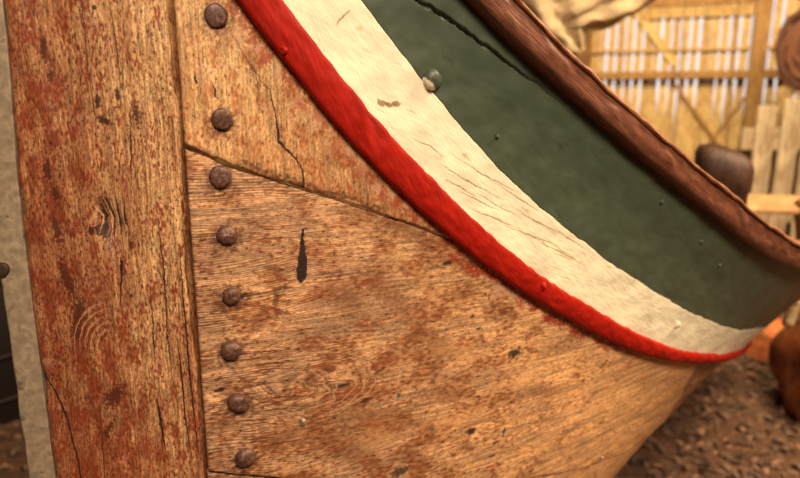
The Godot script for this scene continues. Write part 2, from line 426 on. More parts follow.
func stem(t: Node3D) -> void:
	var w := 416; var h := 1320
	# 0.5 mm a pixel, from x -0.195 to 0.013 and y 1.50 down to 0.84
	wood(100, w, h, true, {"b1": Vector2(46, 110), "b2": Vector2(9, 22), "a": Color(0.64, 0.42, 0.27), "b": Color(0.84, 0.67, 0.455), "wash": Color(0.575, 0.275, 0.15), "stain": Color(0.43, 0.165, 0.085), "dark": Color(0.25, 0.125, 0.08), "kstain": 0.9, "ring": 0.22, "kf": 0.50, "km": 0.50, "specks": 0.045,
		"washed": map64([[0.25, 0.15, 0.0, -0.45, -0.45], [0.3, 0.3, 0.0, -0.5, -0.35], [0.3, 0.45, 0.1, -0.35, -0.2], [0.3, 0.4, 0.05, -0.2, -0.1], [0.4, 0.55, 0.55, 0.1, 0.1], [0.35, 0.5, 0.5, 0.15, 0.3]]),
		"bias": map64([[0.02, 0.10, 0.09, 0.01, 0.03], [0.02, 0.12, 0.11, 0.05, 0.04], [0.03, 0.14, 0.09, 0.05, 0.08], [0.06, 0.15, 0.11, 0.06, 0.07], [0.06, 0.10, 0.06, 0.04, 0.09], [0.05, 0.08, 0.07, 0.04, 0.10]]),
		"pale": map64([[0.3, 0.4, 0.6, 0.95, 0.9], [0.3, 0.35, 0.6, 0.9, 0.8], [0.2, 0.3, 0.5, 0.75, 0.6], [0.15, 0.2, 0.4, 0.55, 0.4], [0.1, 0.1, 0.3, 0.5, 0.25]])})
	var P := func(x: float, y: float) -> Vector2: return Vector2((x + 0.195) / 0.0005, (1.50 - y) / 0.0005)
	var dk := Color(0.20, 0.10, 0.07); var gy := Color(0.42, 0.33, 0.24)
	# the broken knot half way up, with torn fibres about it
	for a in [[-0.088, 1.228, 12, 30, 0.1], [-0.092, 1.205, 15, 20, -0.3], [-0.070, 1.216, 9, 18, 0.5], [-0.104, 1.206, 8, 10, 0.0], [-0.079, 1.326, 16, 7, 0.4], [-0.084, 1.345, 7, 14, 0.1], [-0.061, 1.352, 5, 12, 0.0]]:
		var p: Vector2 = P.call(a[0], a[1]); blot(p.x, p.y, a[2], a[3], a[4], dk, 0.8, 0.8, -0.8)
	for a in [[-0.076, 1.240, 9, 34, 0.25], [-0.070, 1.195, 10, 30, -0.2], [-0.082, 1.26, 8, 26, 0.1], [-0.100, 1.222, 6, 22, 0.5]]:
		var p: Vector2 = P.call(a[0], a[1]); blot(p.x, p.y, a[2], a[3], a[4], Color(0.80, 0.62, 0.42), 0.75, 0.9, 0.5)
	for a in [[-0.147, 1.272, 9, 26, 0.0], [-0.141, 1.246, 9, 22, -0.1], [-0.144, 1.205, 8, 40, -0.15], [-0.136, 1.40, 6, 30, 0.0], [-0.131, 1.372, 8, 10, 0.0], [-0.139, 1.15, 11, 40, -0.2], [-0.130, 1.11, 14, 34, 0.3], [-0.135, 1.085, 17, 14, 0.1], [-0.044, 1.332, 10, 24, 0.0], [-0.062, 1.19, 6, 14, 0.0], [-0.099, 1.006, 17, 36, 0.62], [-0.108, 0.965, 8, 26, 0.5]]:
		var p: Vector2 = P.call(a[0], a[1]); blot(p.x, p.y, a[2], a[3], a[4], Color(0.29, 0.13, 0.08), 0.78, 0.95, -0.3)
	# red paint left in fat patches
	for a in [[-0.115, 1.27, 34, 44, 0.2], [-0.105, 1.115, 22, 46, 0.3], [-0.100, 1.165, 26, 26, 0.4], [-0.150, 1.36, 26, 30, 0.0], [-0.165, 1.15, 20, 60, 0.0], [-0.100, 1.06, 40, 60, 0.1], [-0.145, 0.93, 40, 70, 0.0], [-0.115, 1.43, 30, 36, 0.1], [-0.060, 0.93, 22, 60, 0.0]]:
		var p: Vector2 = P.call(a[0], a[1]); blot(p.x, p.y, a[2], a[3], a[4], Color(0.55, 0.23, 0.12), 0.30, 1.4, 0.1, 0.9)
	# the curved grain below the knot, fanned about a buried branch
	for k in 11:
		var pts := []
		for i in 9:
			var an := deg_to_rad(88.0 + i * 13.0)
			var q: Vector2 = P.call(-0.092 + cos(an) * (0.016 + k * 0.0030) * 1.1, 1.066 + sin(an) * (0.020 + k * 0.0040))
			pts.append([q.x, q.y, 0.4 + 0.8 * sin(i / 8.0 * PI)])
		crack(pts, 0.9, Color(0.80, 0.61, 0.43) if k % 2 else Color(0.36, 0.17, 0.10), 0.4 if k % 2 else -0.5)
	for k in 12:
		var x0 := -0.100 + k * 0.0036
		var q0: Vector2 = P.call(x0, 1.262 - absf(k - 6.0) * 0.004); var q1: Vector2 = P.call(x0 + (6.0 - k) * 0.0012 + 0.002, 1.222); var q2: Vector2 = P.call(x0 + 0.003, 1.178 + absf(k - 5.0) * 0.004)
		crack([[q0.x, q0.y, 0.2], [q1.x, q1.y, 1.1], [q2.x, q2.y, 0.2]], 1.5, [Color(0.82, 0.66, 0.47), Color(0.20, 0.10, 0.07), Color(0.62, 0.42, 0.28)][k % 3], [0.6, -0.9, 0.2][k % 3])
	# the half-grown-over knot at the band
	for a in [[-0.176, 1.045, 16, 13, 0.5, Color(0.72, 0.52, 0.40), 0.7], [-0.170, 1.038, 9, 20, -0.7, Color(0.60, 0.33, 0.22), 0.7], [-0.183, 1.028, 7, 16, 0.0, Color(0.17, 0.08, 0.06), 0.9], [-0.160, 1.052, 22, 7, 0.5, Color(0.34, 0.14, 0.08), 0.6]]:
		var p: Vector2 = P.call(a[0], a[1]); blot(p.x, p.y, a[2], a[3], a[4], a[5], a[6], 0.9, -0.2, 0.6)
	# fissures along the grain
	for c in [[[-0.048, 1.005, 0.3], [-0.047, 0.985, 1.6], [-0.045, 0.955, 1.4], [-0.043, 0.93, 0.3]], [[-0.088, 1.5, 0.4], [-0.089, 1.43, 0.5], [-0.090, 1.38, 0.5], [-0.088, 1.33, 0.3]], [[-0.050, 1.34, 0.4], [-0.053, 1.30, 0.9], [-0.056, 1.255, 0.4]], [[-0.030, 1.22, 0.3], [-0.029, 1.16, 0.8], [-0.031, 1.08, 0.8], [-0.030, 1.02, 0.2]], [[-0.020, 1.08, 0.3], [-0.018, 1.03, 1.0], [-0.017, 0.97, 0.8], [-0.014, 0.91, 0.3]], [[-0.075, 1.17, 1.9], [-0.077, 1.15, 1.4], [-0.081, 1.12, 0.4]], [[-0.062, 1.45, 0.3], [-0.058, 1.40, 0.7], [-0.057, 1.36, 0.3]], [[-0.045, 1.14, 0.3], [-0.047, 1.07, 0.9], [-0.047, 1.05, 0.4]], [[-0.183, 1.03, 0.6], [-0.168, 1.006, 1.4], [-0.158, 0.975, 1.2], [-0.152, 0.93, 1.0], [-0.150, 0.88, 0.8], [-0.149, 0.84, 0.6]], [[-0.116, 0.99, 0.2], [-0.120, 0.93, 0.7], [-0.121, 0.88, 0.2]], [[-0.010, 1.19, 0.3], [-0.009, 1.12, 0.9], [-0.008, 1.03, 1.0], [-0.006, 0.93, 0.6]]]:
		var pts := []
		for q in c:
			var p: Vector2 = P.call(q[0], q[1]); pts.append([p.x, p.y, q[2]])
		crack(pts, 1.7, dk)
	var pk: Vector2 = P.call(-0.0775, 1.441); blot(pk.x, pk.y, 5, 6, 0, dk, 0.9, 0.3, -0.8)
	var m := tex_mat(colour_image(), height_image(), 0.58, 0.07)
	# the timber: outline swept up the stem; left edge under the iron band, right edge at the rabbet
	var pts := PackedVector3Array(); var uvs := PackedVector2Array()
	var ny := 150
	var prof := []
	prof.append([-0.186, -0.14]); prof.append([-0.186, -0.012])
	for k in 4: prof.append([-0.186 + 0.010 * (1.0 - cos(k * PI / 6)), -0.012 + 0.012 * sin(k * PI / 6)])
	for k in 26: prof.append([lerpf(-0.172, -0.008, k / 25.0), 0.0035 * sin(k / 25.0 * PI)])
	for k in 4: prof.append([-0.006 + 0.004 * sin(k * PI / 6), -0.004 * (1.0 - cos(k * PI / 6))])
	prof.append([-0.002, -0.03]); prof.append([-0.002, -0.14]); prof.append([-0.186, -0.14])
	for i in prof.size():
		for j in ny + 1:
			var y := lerpf(0.0, 1.95, float(j) / ny)
			var x: float = prof[i][0]
			var z: float = prof[i][1]
			if x > -0.02: x += wig(y, 4.0, 6.0, 0.006) + wig(y, 5.0, 30.0, 0.0016)
			if x < -0.165: x += 0.010 * sstep(1.2, 1.45, y) + wig(y, 6.0, 25.0, 0.0022)
			if z > -0.02: z += wob.get_noise_2d(x * 22.0, y * 6.0 + 30.0) * 0.004 - 0.010 * exp(-pow((x + 0.083) / 0.012, 2) - pow((y - 1.215) / 0.022, 2)) - 0.006 * exp(-pow((x + 0.182) / 0.012, 2) - pow((y - 1.02) / 0.018, 2))
			pts.append(Vector3(x, y, z)); uvs.append(Vector2((x - z * 0.5 * float(absf(x + 0.094) > 0.088) + 0.195) / (w * 0.0005), (1.50 - y) / (h * 0.0005)))
	part("stem_post", grid(pts, uvs, prof.size(), ny + 1, true), m, t, Vector3.ZERO, Vector3.ZERO, "weathered stem timber with worn red paint and a broken knot")
	# the iron band on the stem's nose: a flat bar bent round the front edge
	paint(140, 256, 1024, Color(0.645, 0.565, 0.465), Color(0.45, 0.38, 0.30), 0.4, 60, 60, 0.30, 0.4, 0.66)
	for k in 26: blot(rng.randf() * 256, rng.randf() * 1024, 5 + rng.randf() * 14, 5 + rng.randf() * 12, rng.randf() * 3, [Color(0.72, 0.66, 0.56), Color(0.38, 0.31, 0.24), Color(0.50, 0.40, 0.30)][k % 3], 0.6, 0.7, 0.3)
	var bm := tex_mat(colour_image(), height_image(), 0.55, 0.05)
	bm.metallic = 0.15
	pts = PackedVector3Array(); uvs = PackedVector2Array()
	var bp := [[-0.187, -0.13], [-0.187, -0.0085], [-0.1885, -0.0065], [-0.2165, -0.0065], [-0.2205, -0.009], [-0.2222, -0.014], [-0.2222, -0.125], [-0.2165, -0.13], [-0.187, -0.13]]
	for i in bp.size():
		for j in 121:
			var y := lerpf(0.0, 1.95, j / 120.0)
			var x: float = bp[i][0] + 0.010 * sstep(1.2, 1.45, y) + (wig(y, 8.0, 20.0, 0.002) if bp[i][0] < -0.21 else 0.0)
			pts.append(Vector3(x, y, bp[i][1] + wob.get_noise_2d(x * 40.0, y * 15.0) * 0.0015)); uvs.append(Vector2((x + 0.23) / 0.08, y / 0.32))
	var band := part("stem_band", grid(pts, uvs, bp.size(), 121, true), bm, t, Vector3.ZERO, Vector3.ZERO, "dull grey iron band along the stem's front edge")
	part("bolt", lathe([[0.0085, -0.004], [0.0085, 0.002], [0.007, 0.004], [0.0001, 0.0045]], 14, 0.15, 2.0), mat(Color(0.27, 0.20, 0.15), 0.6, 0.3), band, Vector3(-0.2155, 1.158, -0.0065), Vector3.ZERO, "dark bolt head")

func planking(t: Node3D) -> void:
	# ---- the upper bare plank, grain upright
	var w := 560; var h := 680       # 0.6 mm a pixel from s 0, y 1.57
	var P := func(s: float, y: float) -> Vector2: return Vector2(s / 0.0006, (1.57 - y) / 0.0006)
	wood(200, w, h, true, {"b1": Vector2(46, 70), "b2": Vector2(9, 18), "a": Color(0.69, 0.485, 0.30), "b": Color(0.82, 0.655, 0.44), "wash": Color(0.65, 0.40, 0.22), "stain": Color(0.55, 0.275, 0.13), "dark": Color(0.33, 0.17, 0.09), "kstain": 0.8, "ring": 0.18, "kf": 0.40, "km": 0.42, "specks": 0.03,
		"washed": map64([[-0.4, -0.1, 0.1, 0.1], [-0.35, 0.0, 0.15, 0.2], [-0.2, 0.1, 0.1, 0.1], [0.0, 0.2, 0.1, 0.1]]),
		"bias": map64([[0.0, 0.0, 0.04, 0.06], [0.0, 0.03, 0.09, 0.10], [0.06, 0.04, 0.08, 0.10], [0.07, 0.11, 0.10, 0.10]]), "pale": map64([[0.9, 0.8, 0.6, 0.5], [0.8, 0.7, 0.5, 0.5], [0.6, 0.5, 0.45, 0.5]])})
	var dk := Color(0.19, 0.10, 0.06)
	for c in [[[0.075, 1.385, 0.3], [0.082, 1.369, 0.5], [0.092, 1.358, 0.6], [0.097, 1.325, 0.9], [0.099, 1.300, 2.0], [0.112, 1.285, 1.2], [0.122, 1.272, 0.8], [0.124, 1.255, 1.6], [0.122, 1.245, 2.2]], [[0.060, 1.41, 0.2], [0.078, 1.375, 0.6], [0.082, 1.34, 0.2]], [[0.018, 1.372, 1.6], [0.019, 1.364, 1.6]], [[0.035, 1.365, 0.5], [0.037, 1.35, 1.4]]]:
		var pts := []
		for q in c:
			var p: Vector2 = P.call(q[0], q[1]); pts.append([p.x, p.y, q[2]])
		crack(pts, 1.2, dk)
	for a in [[0.042, 1.432], [0.042, 1.322]]:
		var p: Vector2 = P.call(a[0], a[1]); blot(p.x, p.y, 25, 28, 0.0, Color(0.30, 0.17, 0.10), 0.6, 0.9, 0.0, 0.7)
	# tar and old paint along the lower seam, and the red smear below the red strip
	for k in 26:
		var s := 0.055 + k * 0.0062
		var p: Vector2 = P.call(s, row("seam", s) + 0.004 + 0.005 * rng.randf())
		blot(p.x, p.y, 6 + rng.randf() * 10, 3 + rng.randf() * 4, 0.4, Color(0.33, 0.19, 0.11), 0.5, 1.3, 0.0, 0.7)
	for k in 46:
		var s := 0.03 + k * 0.0060
		var p: Vector2 = P.call(s, row("redlow", s) - 0.004 - 0.024 * rng.randf())
		blot(p.x, p.y, 5 + rng.randf() * 9, 8 + rng.randf() * 12, 0.5, Color(0.58, 0.23, 0.11) if k % 3 else Color(0.82, 0.62, 0.50), 0.62, 1.2, 0.1, 0.5)
	for a in [[0.150, 1.33, 12, 30], [0.168, 1.30, 9, 40], [0.135, 1.34, 9, 26], [0.12, 1.40, 8, 30], [0.19, 1.265, 10, 22]]:
		var p: Vector2 = P.call(a[0], a[1]); blot(p.x, p.y, a[2], a[3], 0.7, Color(0.78, 0.55, 0.40), 0.5, 1.1, 0.1, 0.6)
	var ma := tex_mat(colour_image(), height_image(), 0.62, 0.06)
	var uva := func(s: float, y: float) -> Vector2: return Vector2(s / (w * 0.0006), (1.57 - y) / (h * 0.0006))
	var seam_a := func(s: float) -> float: return row("seam", s) + wig(s, 1.0, 28.0, 0.0022) + 0.0005
	var top_a := func(s: float) -> float: return row("redlow", s) + 0.012
	var lump := func(s: float, y: float, _k: float) -> float: return wob.get_noise_2d(s * 14.0, y * 14.0) * 0.0022
	var a_mesh := patch(seam_a, top_a, 0.0045, 0.33, 110, 60, 0.0025, 0.022, 0.003, uva, lump)
	var pa := part("plank", a_mesh, ma, t, Vector3.ZERO, Vector3.ZERO, "bare golden plank with a forked crack above the seam")
	# ---- the wide lower bare plank, grain along the boat
	var bw := 1200; var bh := 1130     # 0.7 mm a pixel from s 0, y 1.33
	var Q := func(s: float, y: float) -> Vector2: return Vector2(s / 0.0007, (1.33 - y) / 0.0007)
	var kq: Vector2 = Q.call(0.095, 0.988)
	wood(300, bw, bh, false, {"b1": Vector2(110, 80), "b2": Vector2(22, 11), "a": Color(0.68, 0.515, 0.375), "b": Color(0.90, 0.675, 0.45), "wash": Color(0.54, 0.325, 0.19), "stain": Color(0.40, 0.205, 0.115), "dark": Color(0.27, 0.14, 0.085), "kstain": 0.8, "ring": 0.24, "kf": 0.36, "saw": 0.24, "fine": 1.1, "km": 0.38, "specks": 0.02,
		"knot": Vector4(kq.x, kq.y, 105, 60),
		"washed": map64([[-0.3, -0.1, 0.1, -0.2, -0.4, -0.5], [-0.2, 0.1, 0.25, -0.2, -0.45, -0.5], [-0.1, 0.3, 0.2, -0.3, -0.5, -0.5], [0.15, 0.4, 0.2, -0.3, -0.5, -0.4], [0.35, 0.35, 0.0, -0.3, -0.4, -0.3], [0.3, 0.2, 0.0, -0.2, -0.3, -0.2]]),
		"bias": map64([[0.05, 0.01, 0.0, -0.04, -0.06, -0.08], [0.06, 0.03, 0.02, -0.03, -0.06, -0.08], [0.08, 0.07, 0.05, -0.02, -0.05, -0.07], [0.11, 0.10, 0.07, 0.0, -0.04, -0.05], [0.10, 0.09, 0.05, 0.0, -0.03, -0.04], [0.08, 0.04, 0.0, -0.02, -0.02, -0.02]]),
		"pale": map64([[0.1, 0.3, 0.7, 0.9, 1.0], [0.05, 0.3, 0.75, 0.9, 1.0], [0.1, 0.3, 0.8, 0.95, 1.0], [0.3, 0.5, 0.8, 1.0, 1.0], [0.4, 0.6, 0.9, 1.0, 1.0]])})  # wood tones, with the aft end painted paler to offset weak light
	# the dark run of tar beside the rivets
	var run := []
	for a in [[0.1215, 1.196, 0.5], [0.1212, 1.182, 1.0], [0.1208, 1.170, 1.4], [0.1212, 1.158, 2.3], [0.1200, 1.146, 2.8], [0.1185, 1.136, 2.5], [0.1182, 1.131, 1.4]]:
		var p: Vector2 = Q.call(a[0], a[1]); run.append([p.x, p.y, a[2]])
	crack(run, 2.6, Color(0.15, 0.085, 0.055), 0.3)
	crack(run, 2.2, Color(0.15, 0.085, 0.055), 0.1)
	# faint brown marks like half a letter
	for a in [[0.093, 1.126, 11, 5], [0.089, 1.112, 5, 15], [0.094, 1.096, 12, 5], [0.100, 1.126, 5, 6]]:
		var p: Vector2 = Q.call(a[0], a[1]); blot(p.x, p.y, a[2], a[3], 0.1, Color(0.31, 0.16, 0.09), 0.6, 0.9)
	# iron stain about the rivets
	for a in [[0.040, 1.196], [0.041, 1.123], [0.037, 1.056], [0.042, 0.988], [0.046, 0.913], [0.037, 1.263]]:
		var p: Vector2 = Q.call(a[0] + rng.randf_range(-0.002, 0.003), a[1] - 0.004)
		blot(p.x, p.y, 20 + rng.randf() * 5, 23 + rng.randf() * 6, 0.0, Color(0.26, 0.14, 0.09), 0.6, 0.9, 0.0, 0.7)
	# spots, nail holes, flecks of green paint
	for a in [[0.409, 0.979, 17, 12, 0.85], [0.344, 0.866, 11, 9, 0.95], [0.353, 0.923, 6, 4, 0.8], [0.193, 0.957, 11, 5, 0.85], [0.208, 0.955, 6, 4, 0.6], [0.384, 0.833, 10, 4, 0.75], [0.380, 0.811, 9, 4, 0.7], [0.302, 1.133, 10, 5, 0.85], [0.358, 1.081, 3, 3, 0.8], [0.340, 1.05, 5, 4, 0.7], [0.35, 1.03, 6, 3, 0.7], [0.055, 1.122, 9, 5, 0.8], [0.022, 1.008, 8, 4, 0.9], [0.165, 0.985, 16, 3, 0.8], [0.148, 1.010, 12, 5, 0.6], [0.275, 0.918, 5, 4, 0.6], [0.238, 0.835, 20, 12, 0.7], [0.276, 0.881, 5, 4, 0.8]]:
		var p: Vector2 = Q.call(a[0], a[1]); blot(p.x, p.y, a[2], a[3], -0.1, Color(0.16, 0.10, 0.07) if a[4] > 0.65 else Color(0.30, 0.15, 0.09), a[4], 0.6, -0.4, 0.6)
	for a in [[0.237, 0.954, 4, 5], [0.284, 0.887, 4, 8], [0.399, 0.848, 4, 10]]:
		var p: Vector2 = Q.call(a[0], a[1]); blot(p.x, p.y, a[2], a[3], 0.2, Color(0.22, 0.32, 0.28), 0.9, 0.4)
	# long soft stains across the grain
	for a in [[0.215, 1.115, 60, 24, 0.9], [0.245, 1.075, 80, 26, 0.9], [0.17, 1.10, 50, 30, 0.6], [0.29, 1.02, 60, 22, 0.7], [0.20, 0.93, 90, 30, 0.2], [0.16, 0.905, 60, 34, 0.5], [0.30, 0.94, 60, 24, 0.2], [0.10, 0.93, 50, 40, 0.0], [0.46, 0.90, 70, 20, 0.3], [0.24, 1.19, 60, 18, 0.7]]:
		var p: Vector2 = Q.call(a[0], a[1]); blot(p.x, p.y, a[2], a[3], a[4], Color(0.44, 0.26, 0.15), 0.45, 0.7, 0.0, 0.95)
	for a in [[0.275, 1.10, 50, 9, 0.85], [0.255, 1.135, 46, 8, 0.85], [0.33, 1.00, 70, 20, 0.3], [0.32, 0.89, 80, 26, 0.0], [0.21, 0.90, 46, 36, 0.4], [0.42, 0.93, 60, 20, 0.1]]:
		var p: Vector2 = Q.call(a[0], a[1]); blot(p.x, p.y, a[2], a[3], a[4], Color(0.82, 0.59, 0.37), 0.40, 1.0, 0.0, 0.95)
	# red paint smeared below the strip
	for k in 70:
		var s := 0.285 + k * 0.0052
		var p: Vector2 = Q.call(s, row("redlow", s) + 0.002 - (0.026 - k * 0.0002) * pow(rng.randf(), 1.5))
		blot(p.x, p.y, 9 + rng.randf() * 14, 5 + rng.randf() * 6, 0.62, Color(0.60, 0.17, 0.09) if k % 3 else Color(0.78, 0.60, 0.50), 0.75, 1.2, 0.1, 0.6)
	# nested arcs of late wood about the knot by the lower rivets
	var reach := 0.010
	for k in 15:
		reach += rng.randf_range(0.0040, 0.0125)
		var pts := []
		var lop := rng.randf_range(-0.004, 0.004)
		var first := rng.randf_range(-135.0, -60.0); var last := rng.randf_range(55.0, 140.0)
		for i in 15:
			var an := deg_to_rad(lerpf(first, last, i / 14.0))
			var wv := 1.0 + 0.16 * wob.get_noise_2d(cos(an) * 2.0 + 3.0, sin(an) * 2.0 + k * 0.25)
			var q: Vector2 = Q.call(0.075 + cos(an) * reach * wv, 0.992 + lop * cos(an) - 0.05 * reach * cos(an) + sin(an) * reach * 0.40 * wv)
			pts.append([q.x, q.y, (0.3 + 0.7 * sin(i / 14.0 * PI)) * (0.7 + 0.6 * rng.randf())])
		crack(pts, 1.5 if k % 2 else 1.0, Color(0.76, 0.575, 0.42) if k % 2 else Color(0.42, 0.23, 0.14), 0.2 if k % 2 else -0.25, 0.34)
	# scoring round the knot and checks by the stem
	for k in 16:
		var y := 1.05 - k * 0.0085
		var q0: Vector2 = Q.call(0.028 + rng.randf() * 0.02, y); var q1: Vector2 = Q.call(0.075 + rng.randf() * 0.07, y - 0.012 + rng.randf() * 0.012)
		crack([[q0.x, q0.y, 0.2], [(q0.x + q1.x) / 2, (q0.y + q1.y) / 2 + rng.randf_range(-3, 3), 0.7], [q1.x, q1.y, 0.1]], 1.3, Color(0.30, 0.15, 0.09), -0.6)
	for k in 24:
		var y := 1.28 - k * 0.013
		var q0: Vector2 = Q.call(0.004 + rng.randf() * 0.08, y); var q1: Vector2 = Q.call(0.05 + rng.randf() * 0.25, y - 0.004)
		if q1.x > q0.x + 20: crack([[q0.x, q0.y, 0.2], [(q0.x + q1.x) / 2, (q0.y + q1.y) / 2 + 2, 0.5], [q1.x, q1.y, 0.1]], 0.9, Color(0.42, 0.24, 0.14), -0.5)
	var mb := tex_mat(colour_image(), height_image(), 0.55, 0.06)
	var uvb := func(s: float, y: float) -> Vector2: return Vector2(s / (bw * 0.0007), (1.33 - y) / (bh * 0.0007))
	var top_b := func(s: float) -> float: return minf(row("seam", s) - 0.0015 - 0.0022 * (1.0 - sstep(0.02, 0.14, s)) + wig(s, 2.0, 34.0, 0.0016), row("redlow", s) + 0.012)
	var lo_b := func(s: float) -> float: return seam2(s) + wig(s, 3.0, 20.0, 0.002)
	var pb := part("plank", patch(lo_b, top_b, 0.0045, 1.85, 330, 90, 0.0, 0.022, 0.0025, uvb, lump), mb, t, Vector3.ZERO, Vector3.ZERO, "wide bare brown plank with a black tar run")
	var lo_c := func(s: float) -> float: return 0.10 + 0.02 * s
	var hi_c := func(s: float) -> float: return seam2(s) - 0.003
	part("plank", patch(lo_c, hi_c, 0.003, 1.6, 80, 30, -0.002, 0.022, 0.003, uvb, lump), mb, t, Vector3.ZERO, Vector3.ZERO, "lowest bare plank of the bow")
	# ---- hammered iron rivet heads, each a little different
	var iron := mat(Color(0.40, 0.27, 0.215), 0.58, 0.25)
	paint(330, 256, 256, Color(0.42, 0.285, 0.23), Color(0.23, 0.13, 0.09), 0.7, 40, 34, 0.6, 0.6, 0.56)
	iron = tex_mat(colour_image(), null, 0.5, 0.0, 18.0)
	iron.metallic = 0.2
	var heads := [[0.042, 1.434, 0.0125, 0.0045, 1.0, true], [0.042, 1.326, 0.0120, 0.0050, 1.0, true], [0.037, 1.263, 0.0125, 0.0060, 0.96, true], [0.040, 1.196, 0.0120, 0.0075, 0.95, false], [0.041, 1.123, 0.0105, 0.0080, 1.08, false], [0.037, 1.056, 0.0125, 0.0080, 0.98, false], [0.042, 0.988, 0.0122, 0.0095, 1.15, false], [0.046, 0.913, 0.0128, 0.0095, 1.05, false]]
	for k in heads.size():
		var q: Array = heads[k]
		var r: float = q[2]; var e: float = q[3]
		var prof := [[r * 1.0, -0.004], [r * 1.02, e * 0.25], [r * 0.97, e * 0.6], [r * 0.88, e * 0.85], [r * 0.7, e * 0.98], [r * 0.35, e * 1.02], [0.0001, e * 1.0]] if q[5] else [[r * 1.0, -0.004], [r * 1.0, e * 0.2], [r * 0.93, e * 0.5], [r * 0.78, e * 0.8], [r * 0.55, e * 0.97], [r * 0.25, e * 1.03], [0.0001, e * 1.03]]
		var o := part("rivet", lathe(prof, 18, 0.20, k * 5.3 + 1.0, q[4]), iron, pa if k < 2 else pb, hull(q[0], q[1], 0.0025 if k < 2 else 0.0))
		o.rotation = Vector3(rng.randf_range(-0.1, 0.1), 0.35 + rng.randf_range(-0.1, 0.1), rng.randf() * 3.0)
	part("nail", lathe([[0.0052, -0.003], [0.0052, 0.001], [0.0042, 0.0022], [0.0001, 0.0026]], 10, 0.3, 44.0, 1.2), mat(Color(0.56, 0.50, 0.42), 0.45, 0.4), pb, hull(0.113, 0.945, 0.0), Vector3(0, -0.35, 0.4), "small pale nail head")
	part("nail", lathe([[0.0032, -0.003], [0.0032, 0.001], [0.0001, 0.002]], 10, 0.3, 45.0), mat(Color(0.75, 0.70, 0.62), 0.35, 0.5), pb, hull(0.616, 0.690, 0.0), Vector3(0, -0.6, 0), "small pale nail head")

